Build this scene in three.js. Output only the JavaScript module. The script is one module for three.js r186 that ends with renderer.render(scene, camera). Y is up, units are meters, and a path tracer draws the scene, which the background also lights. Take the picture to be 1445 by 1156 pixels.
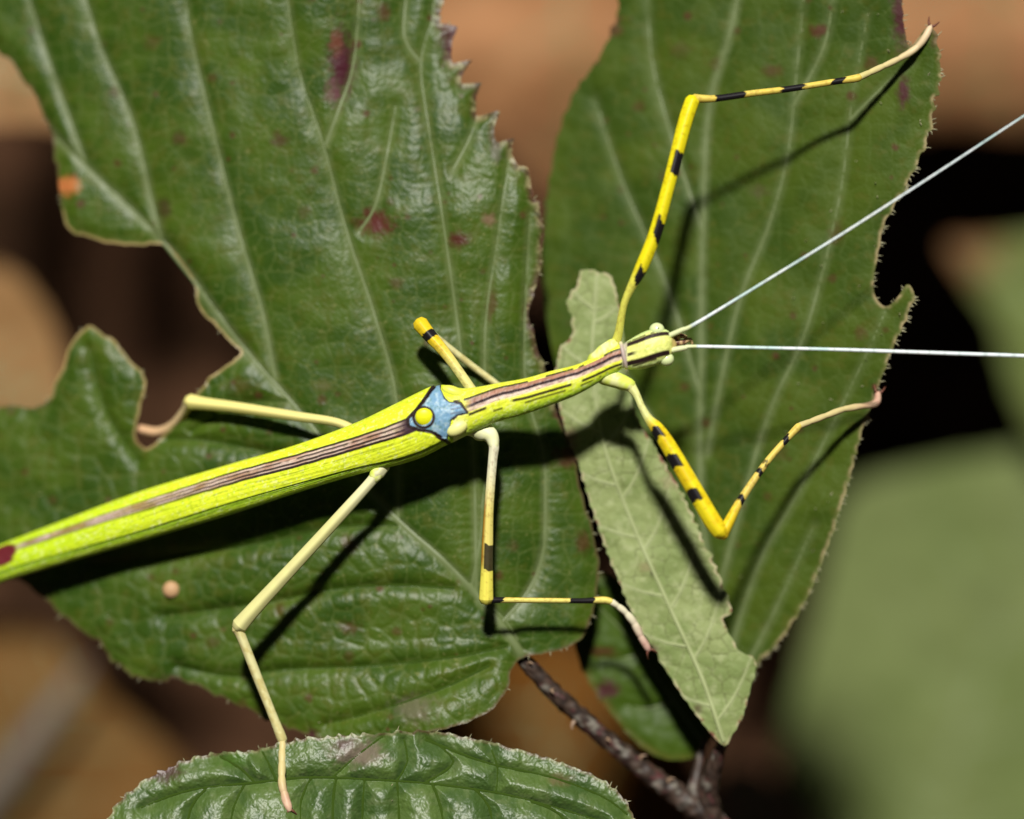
import * as THREE from 'three';
import { mergeGeometries } from 'three/addons/utils/BufferGeometryUtils.js';

// ---------------------------------------------------------------- camera, sky, flash, exposure
const PX = 5e-5;                       // modelling unit: 0.05 mm
const DIST = 5200;                     // camera distance in modelling units (260 mm)
const TILT = 55 * Math.PI / 180;       // the camera looks down at the bush by this angle
const EX = new THREE.Vector3(1, 0, 0);
const EY = new THREE.Vector3(0, Math.cos(TILT), -Math.sin(TILT));
const EZ = new THREE.Vector3(0, Math.sin(TILT), Math.cos(TILT));
const GROUND_DEPTH = 3300;
const CENTRE = new THREE.Vector3(0, GROUND_DEPTH * Math.sin(TILT) * PX, 0);
const FRAME = new THREE.Quaternion().setFromRotationMatrix(new THREE.Matrix4().makeBasis(EX, EY, EZ));
const scene = new THREE.Scene();
const camera = new THREE.PerspectiveCamera(2 * Math.atan(578 / DIST) * 180 / Math.PI, 1.25, 0.01, 10);
camera.position.copy(CENTRE).addScaledVector(EZ, DIST * PX);
camera.up.set(0, 1, 0);
camera.lookAt(CENTRE);
camera.focus = (DIST - 70) * PX;
camera.userData.fStop = 9;
camera.updateMatrixWorld();

const SKY = (() => {                   // a night sky, the same in every direction but for a slightly paler zenith
  const w = 32, h = 16, d = new Float32Array(w * h * 4);
  for (let y = 0; y < h; y++) for (let x = 0; x < w; x++) {
    const t = Math.max(0, (y / (h - 1) - 0.5) * 2), i = (y * w + x) * 4;
    d[i] = 0.05 + 0.02 * t; d[i + 1] = 0.055 + 0.022 * t; d[i + 2] = 0.062 + 0.026 * t; d[i + 3] = 1;
  }
  const t = new THREE.DataTexture(d, w, h, THREE.RGBAFormat, THREE.FloatType);
  t.mapping = THREE.EquirectangularReflectionMapping; t.magFilter = THREE.LinearFilter; t.minFilter = THREE.LinearFilter; t.needsUpdate = true;
  return t;
})();
scene.background = SKY; scene.environment = SKY;
scene.backgroundIntensity = 0.25; scene.environmentIntensity = 0.25;

const flash = new THREE.DirectionalLight(new THREE.Color(1, 0.965, 0.9), 4.6);  // directional light standing for the camera flash
const LIGHT = new THREE.Vector3().addScaledVector(EX, -0.05).addScaledVector(EY, 0.67).addScaledVector(EZ, 1).normalize();
flash.position.copy(CENTRE).addScaledVector(LIGHT, 0.8);
flash.target.position.copy(CENTRE);
flash.castShadow = true; flash.shadow.radius = 9; flash.shadow.mapSize.set(4096, 4096); flash.shadow.bias = -0.0002;
Object.assign(flash.shadow.camera, { left: -0.12, right: 0.12, top: 0.12, bottom: -0.12, near: 0.1, far: 2 });
scene.add(flash, flash.target);

const renderer = new THREE.WebGLRenderer({ antialias: true });
renderer.setSize(1024, 819);
renderer.toneMapping = THREE.LinearToneMapping;
renderer.toneMappingExposure = 1.1;
renderer.shadowMap.enabled = true;

// ---------------------------------------------------------------- helpers
let seed = 7;
const rnd = () => { seed |= 0; seed = seed + 0x6D2B79F5 | 0; let t = Math.imul(seed ^ seed >>> 15, 1 | seed); t = t + Math.imul(t ^ t >>> 7, 61 | t) ^ t; return ((t ^ t >>> 14) >>> 0) / 4294967296; };
const hash = (x, y, s = 0) => { let h = Math.imul(x, 374761393) + Math.imul(y, 668265263) + Math.imul(s, 1274126177) | 0; h = Math.imul(h ^ h >>> 13, 1274126177); return ((h ^ h >>> 16) >>> 0) / 4294967296; };
const noise = (x, y, s = 0) => {
  const xi = Math.floor(x), yi = Math.floor(y), fx = x - xi, fy = y - yi, u = fx * fx * (3 - 2 * fx), v = fy * fy * (3 - 2 * fy);
  return (hash(xi, yi, s) * (1 - u) + hash(xi + 1, yi, s) * u) * (1 - v) + (hash(xi, yi + 1, s) * (1 - u) + hash(xi + 1, yi + 1, s) * u) * v;
};
const fbm = (x, y, s = 0, o = 3) => { let a = 0, n = 0, w = 1; for (let i = 0; i < o; i++) { a += w * noise(x, y, s + i * 17); n += w; w *= 0.55; x *= 2.03; y *= 2.03; } return a / n; };
const cells = (x, y, s = 0) => {       // distance between the two nearest of scattered points: 0 on the borders of cells
  const xi = Math.floor(x), yi = Math.floor(y); let a = 9, b = 9;
  for (let j = -1; j < 2; j++) for (let i = -1; i < 2; i++) {
    const dx = xi + i + 0.15 + 0.7 * hash(xi + i, yi + j, s) - x, dy = yi + j + 0.15 + 0.7 * hash(xi + i, yi + j, s + 5) - y, d = Math.sqrt(dx * dx + dy * dy);
    if (d < a) { b = a; a = d; } else if (d < b) b = d;
  }
  return b - a;
};
const clamp = (x, a = 0, b = 1) => Math.min(b, Math.max(a, x));
const step = (a, b, x) => { const t = clamp((x - a) / (b - a)); return t * t * (3 - 2 * t); };
const mix = (a, b, t) => a + (b - a) * t;
const mix3 = (a, b, t) => [mix(a[0], b[0], t), mix(a[1], b[1], t), mix(a[2], b[2], t)];
const srgb = c => 255 * (c <= 0.0031308 ? 12.92 * c : 1.055 * Math.pow(clamp(c), 1 / 2.4) - 0.055);
const lerpTable = (t, x, k) => {       // smooth look-up in rows sorted by their first entry
  if (x <= t[0][0]) return t[0][k];
  for (let i = 1; i < t.length; i++) if (x <= t[i][0]) {
    const a = t[i - 1], b = t[i], p = t[i - 2] ?? a, q = t[i + 1] ?? b, h = b[0] - a[0], u = (x - a[0]) / h;
    const ma = (b[k] - p[k]) / (b[0] - p[0]) * h, mb = (q[k] - a[k]) / (q[0] - a[0]) * h, u2 = u * u, u3 = u2 * u;
    return (2 * u3 - 3 * u2 + 1) * a[k] + (u3 - 2 * u2 + u) * ma + (-2 * u3 + 3 * u2) * b[k] + (u3 - u2) * mb;
  }
  return t[t.length - 1][k];
};
const spline = (pts, gap, closed = false) => {   // Catmull-Rom through rows of numbers, sampled about every gap
  const out = [], n = pts.length, m = closed ? n : n - 1;
  for (let i = 0; i < m; i++) {
    const g = j => closed ? pts[(j + n) % n] : pts[clamp(j, 0, n - 1)];
    const [p, a, b, q] = [g(i - 1), g(i), g(i + 1), g(i + 2)], k = Math.max(1, Math.round(Math.hypot(b[0] - a[0], b[1] - a[1], (b[2] ?? 0) - (a[2] ?? 0)) / gap));
    for (let s = 0; s < k; s++) { const u = s / k, u2 = u * u, u3 = u2 * u; out.push(a.map((_, c) => 0.5 * (2 * a[c] + (b[c] - p[c]) * u + (2 * p[c] - 5 * a[c] + 4 * b[c] - q[c]) * u2 + (3 * a[c] - p[c] - 3 * b[c] + q[c]) * u3))); }
  }
  if (!closed) out.push([...pts[n - 1]]);
  return out;
};
// x to the right, y downward, z towards the camera, in modelling units; flatten() finds where a line of sight meets height z
const world = (x, y, z) => CENTRE.clone().addScaledVector(EX, (x - 722.5) * PX).addScaledVector(EY, (578 - y) * PX).addScaledVector(EZ, z * PX);
const flatten = (px, py, z) => { const k = (DIST - z) / DIST; return [722.5 + (px - 722.5) * k, 578 + (py - 578) * k]; };
const used = new Map();
const numbered = n => { const k = used.get(n) ?? 0; used.set(n, k + 1); return k ? `${n}_${String(k).padStart(3, '0')}` : n; };
function thing(name, label, category, [x, y, z], group) {
  const o = new THREE.Group(); o.name = numbered(name); o.position.copy(world(x, y, z)); o.quaternion.copy(FRAME);
  o.userData = { label, category }; if (group) o.userData.group = group;
  o.userData.origin = undefined; delete o.userData.origin;
  scene.add(o); return o;
}
function part(name, geometry, material, parent) {
  const m = new THREE.Mesh(geometry, material); m.name = name; m.castShadow = m.receiveShadow = true; parent.add(m); return m;
}
function geometry(pos, idx, uv, col, nor) {
  const g = new THREE.BufferGeometry();
  g.setAttribute('position', new THREE.Float32BufferAttribute(pos, 3));
  if (uv) g.setAttribute('uv', new THREE.Float32BufferAttribute(uv, 2));
  if (col) g.setAttribute('color', new THREE.Float32BufferAttribute(col, 3));
  g.setIndex(idx);
  if (nor) g.setAttribute('normal', new THREE.Float32BufferAttribute(nor, 3)); else g.computeVertexNormals();
  return g;
}
const bytes = (w, h, f, color = true) => {
  const d = new Uint8Array(w * h * 4);
  for (let y = 0; y < h; y++) for (let x = 0; x < w; x++) {
    const c = f(x, y), i = (y * w + x) * 4;
    if (color) { d[i] = srgb(c[0]); d[i + 1] = srgb(c[1]); d[i + 2] = srgb(c[2]); } else d[i] = d[i + 1] = d[i + 2] = 255 * clamp(c);
    d[i + 3] = 255;
  }
  const t = new THREE.DataTexture(d, w, h, THREE.RGBAFormat);
  t.magFilter = THREE.LinearFilter; t.minFilter = THREE.LinearFilter; if (color) t.colorSpace = THREE.SRGBColorSpace; t.needsUpdate = true;
  return t;
};
const GRAIN = bytes(512, 512, (x, y) => {   // tiling skin of a leaf: small cells and pits
  const w = (f, s) => { const k = 512 / f, u = x / f, v = y / f, a = x / 512; return mix(noise(u, v, s), noise(u - k, v, s), a); };
  return 0.5 * w(5, 1) + 0.3 * w(11, 2) + 0.2 * w(3, 3);
}, false);
GRAIN.wrapS = GRAIN.wrapT = THREE.RepeatWrapping;

// tube through rows [x, y, z, r]; colour(t, angle) gives a linear colour; around the base point o
function tube(rows, o, { gap = 4, sides = 12, colour = null, flat = 1, rough = 0, smooth = true, joints = 0, ridge = 0 } = {}) {
  const p = smooth ? spline(rows, gap) : rows, n = p.length, pos = [], col = [], idx = [];
  const P = p.map(r => new THREE.Vector3(r[0] - o[0], o[1] - r[1], r[2] - o[2]));
  let nx = new THREE.Vector3();
  let len = 0; const acc = P.map((q, i) => i ? len += q.distanceTo(P[i - 1]) : 0), accEnd = len;
  for (let i = 0; i < n; i++) {
    const t = P[Math.min(n - 1, i + 1)].clone().sub(P[Math.max(0, i - 1)]).normalize();
    const up = Math.abs(t.z) > 0.95 ? new THREE.Vector3(0, 1, 0) : new THREE.Vector3(0, 0, 1);
    const b = new THREE.Vector3().crossVectors(up, t).normalize(), c = new THREE.Vector3().crossVectors(t, b);
    if (i && b.dot(nx) < 0) { b.negate(); c.negate(); } nx.copy(b);
    for (let k = 0; k < sides; k++) {
      const a = k / sides * Math.PI * 2, r = p[i][3] * (1 + rough * (2 * noise(acc[i] / 9, k * 1.7 + 3, 9) - 1)) * (1 + ridge * Math.cos(4 * a)) * (joints ? 0.86 + 0.24 * Math.pow(Math.abs(Math.sin(Math.pow(acc[i] / accEnd, 0.8) * joints * Math.PI)), 0.5) : 1);
      const q = P[i].clone().addScaledVector(b, Math.cos(a) * r).addScaledVector(c, Math.sin(a) * r * flat);
      pos.push(q.x * PX, q.y * PX, q.z * PX);
      if (colour) col.push(...colour(acc[i] / len, a, acc[i]));
    }
  }
  for (let i = 0; i < n - 1; i++) for (let k = 0; k < sides; k++) {
    const a = i * sides + k, b = i * sides + (k + 1) % sides;
    idx.push(a, a + sides, b, b, a + sides, b + sides);
  }
  for (const [i, dir] of [[0, -1], [n - 1, 1]]) {      // rounded ends
    const t = P[Math.min(n - 1, i + 1)].clone().sub(P[Math.max(0, i - 1)]).normalize().multiplyScalar(dir), r = p[i][3];
    const base = pos.length / 3, from = i * sides;
    for (let k = 0; k < sides; k++) {
      const v = new THREE.Vector3(...pos.slice((from + k) * 3, (from + k) * 3 + 3)).divideScalar(PX).sub(P[i]).multiplyScalar(0.7).add(P[i]).addScaledVector(t, 0.6 * r);
      pos.push(v.x * PX, v.y * PX, v.z * PX); if (colour) col.push(...col.slice((from + k) * 3, (from + k) * 3 + 3));
    }
    const tip = P[i].clone().addScaledVector(t, 0.85 * r); pos.push(tip.x * PX, tip.y * PX, tip.z * PX); if (colour) col.push(...col.slice(from * 3, from * 3 + 3));
    for (let k = 0; k < sides; k++) {
      const k1 = (k + 1) % sides, q = [from + k, from + k1, base + k1, base + k];
      if (dir > 0) idx.push(q[0], q[3], q[1], q[1], q[3], q[2], base + k, base + sides, base + k1);
      else idx.push(q[0], q[1], q[3], q[1], q[2], q[3], base + k, base + k1, base + sides);
    }
  }
  return geometry(pos, idx, null, colour ? col : null);
}
const lathe = (profile, seg = 20) => new THREE.LatheGeometry(profile.map(([r, y]) => new THREE.Vector2(r * PX, y * PX)), seg);
const vein = new THREE.MeshStandardMaterial({ color: new THREE.Color().setRGB(0.13, 0.17, 0.06), roughness: 0.5 });
const veinShaded = new THREE.MeshPhysicalMaterial({ color: new THREE.Color().setRGB(0.035, 0.065, 0.008), roughness: 0.9, specularIntensity: 0.1 });  // shade of the vein grooves put into the colour: darker and matte
const veinUnder = new THREE.MeshStandardMaterial({ color: new THREE.Color().setRGB(0.33, 0.38, 0.17), roughness: 0.6 });
const hairMat = new THREE.MeshStandardMaterial({ color: new THREE.Color().setRGB(0.36, 0.34, 0.2), roughness: 0.5 });

// ---------------------------------------------------------------- leaves
// A leaf is a sheet with thickness over a plan: outline rows [x, y, tooth height], a resting height z(x, y), valleys along its veins and small quilted cells between them.
function leaf(name, label, category, o) {
  const plan = (px, py) => { let x = px, y = py; for (let i = 0; i < 4; i++) [x, y] = flatten(px, py, o.z(x, y)); return [x, y]; };
  const rows = o.outline.map(([x, y, t = 0]) => [...plan(x, y), t]);
  const dense = spline(rows, 3, true);
  let area = 0; dense.forEach((p, i) => { const q = dense[(i + 1) % dense.length]; area += p[0] * q[1] - q[0] * p[1]; });
  const side = Math.sign(area), edge = [];
  let run = 0, toothAt = 0, toothLen = 16, toothAmp = 1;
  seed = o.seed ?? 11;
  dense.forEach((p, i) => {
    const a = dense[(i - 1 + dense.length) % dense.length], b = dense[(i + 1) % dense.length], dx = b[0] - a[0], dy = b[1] - a[1], l = Math.hypot(dx, dy) || 1;
    run += Math.hypot(p[0] - a[0], p[1] - a[1]);
    if (run - toothAt > toothLen) { toothAt = run; toothLen = (o.toothGap ?? 24) * (0.6 + 0.8 * rnd()); toothAmp = 0.45 + 0.75 * rnd(); }
    const u = (run - toothAt) / toothLen, w = o.toothDir > 0 ? 1 - u : u;
    const saw = (w < 0.82 ? Math.pow(w / 0.82, 1.8) : (1 - w) / 0.18) * toothAmp - 0.25;
    const d = p[2] * saw + (fbm(p[0] / 7, p[1] / 7, 3) - 0.5) * Math.min(5, 2 + p[2] * 0.5);
    edge.push([p[0] + side * dy / l * d, p[1] - side * dx / l * d]);
  });
  // fields over a grid: signed distance to the edge, distance to and order of the nearest vein
  const G = o.grid ?? 2;
  let x0 = 1e9, y0 = 1e9, x1 = -1e9, y1 = -1e9;
  for (const [x, y] of edge) { x0 = Math.min(x0, x); y0 = Math.min(y0, y); x1 = Math.max(x1, x); y1 = Math.max(y1, y); }
  x0 -= 6 * G; y0 -= 6 * G; const W = Math.ceil((x1 + 6 * G - x0) / G / 2) * 2 + 1, H = Math.ceil((y1 + 6 * G - y0) / G / 2) * 2 + 1;
  const sd = new Float32Array(W * H), vd = new Float32Array(W * H), vr = new Float32Array(W * H), vs = new Float32Array(W * H);
  const segs = edge.map((p, i) => [p, edge[(i + 1) % edge.length]]);
  const near = (sx, sy, s) => { const [a, b] = s, dx = b[0] - a[0], dy = b[1] - a[1], t = clamp(((sx - a[0]) * dx + (sy - a[1]) * dy) / (dx * dx + dy * dy || 1)); return [Math.hypot(sx - a[0] - t * dx, sy - a[1] - t * dy), t]; };
  // inside or not, row by row
  const inside = new Uint8Array(W * H);
  for (let j = 0; j < H; j++) {
    const y = y0 + j * G + 0.0137, xs = [];
    for (const [a, b] of segs) if ((a[1] > y) !== (b[1] > y)) xs.push(a[0] + (y - a[1]) / (b[1] - a[1]) * (b[0] - a[0]));
    xs.sort((a, b) => a - b);
    for (let i = 0; i < W; i++) { const x = x0 + i * G; let n = 0; while (n < xs.length && xs[n] < x) n++; inside[j * W + i] = n & 1; }
  }
  sd.fill(1600);
  const R = 34;                         // the distance to the edge matters near the edge only
  for (const s of segs) {
    const [a, b] = s, i0 = Math.max(0, Math.floor((Math.min(a[0], b[0]) - R - x0) / G)), i1 = Math.min(W - 1, Math.ceil((Math.max(a[0], b[0]) + R - x0) / G));
    const j0 = Math.max(0, Math.floor((Math.min(a[1], b[1]) - R - y0) / G)), j1 = Math.min(H - 1, Math.ceil((Math.max(a[1], b[1]) + R - y0) / G));
    for (let j = j0; j <= j1; j++) for (let i = i0; i <= i1; i++) { const d = near(x0 + i * G, y0 + j * G, s)[0]; if (d < sd[j * W + i]) sd[j * W + i] = d; }
  }
  for (let i = 0; i < W * H; i++) { sd[i] = Math.min(sd[i], R); if (!inside[i]) sd[i] = -sd[i]; }
  const lines = [{ rows: o.midrib, r: o.midribR ?? [6, 3], main: true }, ...(o.veins ?? []).map(v => ({ rows: v, r: o.veinR ?? [3.2, 1.2] }))].filter(l => l.rows);
  for (const l of lines) l.pts = spline(l.rows.map(([x, y]) => plan(x, y)), 14);
  vd.fill(80);
  const RV = o.veinReach ?? 60;
  for (const l of lines) { let run = 0; l.pts.forEach((a, k) => {
    if (!k) return; const from = run, long = Math.hypot(a[0] - l.pts[k - 1][0], a[1] - l.pts[k - 1][1]); run += long; const s = [l.pts[k - 1], a], f = k / l.pts.length;
    const i0 = Math.max(0, Math.floor((Math.min(s[0][0], a[0]) - RV - x0) / G)), i1 = Math.min(W - 1, Math.ceil((Math.max(s[0][0], a[0]) + RV - x0) / G));
    const j0 = Math.max(0, Math.floor((Math.min(s[0][1], a[1]) - RV - y0) / G)), j1 = Math.min(H - 1, Math.ceil((Math.max(s[0][1], a[1]) + RV - y0) / G));
    for (let j = j0; j <= j1; j++) for (let i = i0; i <= i1; i++) { const n = j * W + i, [d, t] = near(x0 + i * G, y0 + j * G, s); if (d < vd[n]) { vd[n] = d; vs[n] = from + t * long; vr[n] = l.main ? 1.3 : 1 - 0.6 * f; } }
  }); }
  const valley = o.valley ?? 8, quilt = o.quilt ?? 2.5, cell = o.cell ?? 26;
  const net = new Float32Array(W * H), hgt = new Float32Array(W * H);
  for (let j = 0; j < H; j++) for (let i = 0; i < W; i++) {
    const n = j * W + i, x = x0 + i * G, y = y0 + j * G, wx = x + 9 * noise(x / 40, y / 40, 21), wy = y + 9 * noise(x / 40, y / 40, 22);
    const c = cell > 0 ? cells(wx / cell, wy / cell * (o.cellStretch ?? 1), 31) : 1; net[n] = c;
    const w = typeof o.dome === 'function' ? o.dome(x, y) : o.dome ?? 0, big = mix(1 - Math.exp(-vd[n] / 16), 1 - (1 - Math.min(1, vd[n] / 26)) ** 2, w), v = typeof valley === 'function' ? valley(x, y) : valley, q = typeof quilt === 'function' ? quilt(x, y) : quilt;
    const soft = step(-2, 26, sd[n]), L = typeof o.ladder === 'function' ? o.ladder(x, y) : o.ladder ?? 0;
    const rung = L ? L * Math.sin(vs[n] / (o.rung ?? 2.1) + 5 * fbm(x / 30, y / 30, 33)) * (0.3 + 1.2 * noise(x / 9, y / 9, 36)) * Math.exp(-vd[n] / 24) * step(0.25, 0.7, fbm(x / 45, y / 45, 34)) * step(1, 7, vd[n]) : 0;
    const fine = (o.fine ?? 0.5) * step(0, 0.35, cells(wx / 10, wy / 10, 35));
    hgt[n] = v * big + q * step(0, 0.45, c) * step(0, 12, vd[n]) * (0.5 + fbm(x / 50, y / 50, 41)) + rung + fine + (o.waves ?? 8) * (fbm(x / 90, y / 90, o.seed ?? 1) - 0.5) - (o.droop ?? 4) * (1 - soft);
  }
  const at = (f, x, y) => { const u = clamp((x - x0) / G, 0, W - 1.001), v = clamp((y - y0) / G, 0, H - 1.001), i = u | 0, j = v | 0, a = u - i, b = v - j, n = j * W + i; return (f[n] * (1 - a) + f[n + 1] * a) * (1 - b) + (f[n + W] * (1 - a) + f[n + W + 1] * a) * b; };
  const height = (x, y) => o.z(x, y) + at(hgt, x, y);
  // the sheet: every second grid point, cut along the outline
  const S = o.mesh ?? 2, base = [...plan(...o.base)]; base.push(o.z(...base));
  const pts = [], key = new Map(), tri = [], rim = [];
  const value = (i, j) => sd[j * W + i] || 1e-4;
  const corner = (i, j) => { const k = j * W + i; if (!key.has(k)) { key.set(k, pts.length); pts.push([x0 + i * G, y0 + j * G]); } return key.get(k); };
  const cut = (i, j, i2, j2) => {
    const a = j * W + i, b = j2 * W + i2, k = `${Math.min(a, b)}_${Math.max(a, b)}`;
    if (!key.has(k)) { const va = value(i, j), vb = value(i2, j2), t = clamp(va / (va - vb), 0.02, 0.98); key.set(k, pts.length); pts.push([x0 + (i + (i2 - i) * t) * G, y0 + (j + (j2 - j) * t) * G]); }
    return key.get(k);
  };
  for (let j = 0; j + S < H; j += S) for (let i = 0; i + S < W; i += S) {
    const q = [[i, j], [i + S, j], [i + S, j + S], [i, j + S]], v = q.map(c => value(...c) > 0);
    if (!v.includes(true)) continue;
    const poly = [], cuts = [];
    for (let k = 0; k < 4; k++) {
      const a = q[k], b = q[(k + 1) % 4];
      if (v[k]) poly.push(corner(...a));
      if (v[k] !== v[(k + 1) % 4]) { const c = cut(...a, ...b); poly.push(c); cuts.push([c, v[k]]); }
    }
    for (let k = 2; k < poly.length; k++) tri.push(poly[0], poly[k], poly[k - 1]);
    for (let k = 0; k < cuts.length; k++) if (cuts[k][1]) rim.push([cuts[k][0], cuts[(k + 1) % cuts.length][0]]);
  }
  const T = o.thick ?? 5, top = [], bot = [], uv = [];
  for (const [x, y] of pts) {
    const z = height(x, y);
    top.push((x - base[0]) * PX, (base[1] - y) * PX, (z - base[2]) * PX);
    bot.push((x - base[0]) * PX, (base[1] - y) * PX, (z - T - base[2]) * PX);
    uv.push((x - x0 + G / 2) / (W * G), (y - y0 + G / 2) / (H * G));
  }
  const gt = geometry(top, tri, uv), gb = geometry(bot, tri.map((_, i) => tri[i - i % 3 + [0, 2, 1][i % 3]]), uv);
  const sp = [], su = [], si = [];
  for (const [a, b] of rim) {
    const n = sp.length / 3;
    for (const [arr, k] of [[top, a], [top, b], [bot, b], [bot, a]]) { sp.push(...arr.slice(k * 3, k * 3 + 3)); su.push(uv[k * 2], uv[k * 2 + 1]); }
    si.push(n, n + 1, n + 2, n, n + 2, n + 3);
  }
  const sheet = mergeGeometries([gt, gb, geometry(sp, si, su)]);
  const map = bytes(W, H, (i, j) => { const n = j * W + i, x = x0 + i * G, y = y0 + j * G; return o.colour(x, y, { edge: sd[n], vein: vd[n], rank: vr[n], net: net[n] }); });
  const bump = GRAIN.clone(); bump.repeat.set(W * G / 300, H * G / 300);
  const m = new THREE.MeshPhysicalMaterial({ map, bumpMap: bump, bumpScale: (o.bump ?? 1.6) * PX, roughness: o.rough ?? 0.45, specularIntensity: o.spec ?? 0.7, ior: o.ior ?? 1.5 });
  const g = thing(name, label, category, base, o.group);
  const blade = part('leaf_blade', sheet, m, g);
  for (const l of lines) {
    if (o.noVeins && !l.main) continue;
    const own = l.pts.filter(([x, y]) => at(sd, x, y) > 3);
    if (own.length < 3) continue;
    const r = own.map(([x, y], k) => [x, y, height(x, y) + (o.veinLift ?? -0.2) * l.r[0], mix(l.r[0], l.r[1], k / (own.length - 1))]);
    part(l.main ? 'midrib' : 'vein', tube(r, base, { gap: 6, sides: 8, flat: 0.55 }), (typeof o.veinMat === 'function' ? o.veinMat(lines.indexOf(l)) : o.veinMat) ?? vein, g);
  }
  if (o.hairs) {                        // bristles along the margin and over the blade
    const hs = [];
    seed = 300 + (o.seed ?? 1);
    for (let k = 0; k < o.hairs; k++) {
      let x, y, dx, dy, dz;
      if (k % 3) {
        const e = (rnd() * edge.length) | 0, a = edge[e], b = edge[(e + 1) % edge.length], l = Math.hypot(b[0] - a[0], b[1] - a[1]) || 1;
        x = a[0]; y = a[1]; if (o.hairWhere && !o.hairWhere(x, y)) continue;
        dx = side * (b[1] - a[1]) / l + rnd() - 0.5; dy = -side * (b[0] - a[0]) / l + rnd() - 0.5; dz = rnd() * 0.9;
      } else {
        x = mix(x0, x1, rnd()); y = mix(y0, y1, rnd()); if (at(sd, x, y) < 2 || (o.hairWhere && !o.hairWhere(x, y))) continue;
        dx = rnd() - 0.5; dy = rnd() - 0.5; dz = 0.4 + rnd();
      }
      const L = 3 + 5.5 * rnd(), n = Math.hypot(dx, dy, dz), z = height(x, y) - 1;
      hs.push(tube([[x, y, z, 0.9], [x + dx / n * L * 0.5, y + dy / n * L * 0.5, z + dz / n * L * 0.55, 0.7], [x + dx / n * L, y + dy / n * L, z + dz / n * L * 0.9, 0.25]], base, { sides: 4, gap: 6, smooth: false }));
    }
    if (hs.length) part('leaf_hair', mergeGeometries(hs), hairMat, g).userData.kind = 'stuff';
  }
  return { g, height, plan, base, at: (x, y) => at(sd, x, y) };
}
const spots = (list, plan) => { const s = list.map(([x, y, rx, ry, c, k = 0.9]) => [...plan(x, y), rx, ry, c, k]);
  return (x, y, col) => { for (const [a, b, rx, ry, c, k] of s) { const d = Math.hypot((x - a) / rx, (y - b) / ry) / 1.35; if (d < 1.6) { const n = d + 0.9 * (fbm(x / 6, y / 6, 77) - 0.5); col = mix3(col, c, k * (1 - step(0.2, 1.15, n))); } } return col; }; };
const specks = (x, y, c, s, odds) => {   // small rusty specks strewn over a blade
  const i = Math.floor(x / 46), j = Math.floor(y / 46);
  for (let b = -1; b < 2; b++) for (let a = -1; a < 2; a++) if (hash(i + a, j + b, s) < odds) {
    const r = 3 + 6 * hash(i + a, j + b, s + 1) ** 2, d = Math.hypot(x - (i + a + hash(i + a, j + b, s + 2)) * 46, y - (j + b + hash(i + a, j + b, s + 3)) * 46) / r;
    if (d < 1.4) c = mix3(c, [0.075, 0.024, 0.012], (0.3 + 0.5 * hash(i + a, j + b, s + 4)) * (1 - step(0.3, 1.2, d + 0.8 * (fbm(x / 4, y / 4, 78) - 0.5))));
  }
  return c;
};
const PURPLE = [0.06, 0.012, 0.02], BROWN = [0.075, 0.025, 0.012], TAN = [0.42, 0.3, 0.13], RUST = [0.5, 0.16, 0.05];

// pinnate side veins worked out from a midrib
const pinnate = (rows, n, reach, sweep = 0.75) => {
  const p = spline(rows, 10), out = [];
  for (let k = 1; k <= n; k++) for (const s of [-1, 1]) {
    const f = (k - (s > 0 ? 0.5 : 0.25)) / (n + 0.3), i = clamp(Math.round(f * (p.length - 1)), 1, p.length - 2), tx = p[i + 1][0] - p[i - 1][0], ty = p[i + 1][1] - p[i - 1][1], l = Math.hypot(tx, ty);
    const ux = tx / l, uy = ty / l, L = typeof reach === 'function' ? reach(f, s) : reach;
    const q = t => [p[i][0] + L * t * (ux * sweep * (0.7 + 0.5 * t) - s * uy), p[i][1] + L * t * (uy * sweep * (0.7 + 0.5 * t) + s * ux)];
    out.push([q(0), q(0.35), q(0.7), q(1)]);
  }
  return out;
};

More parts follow.
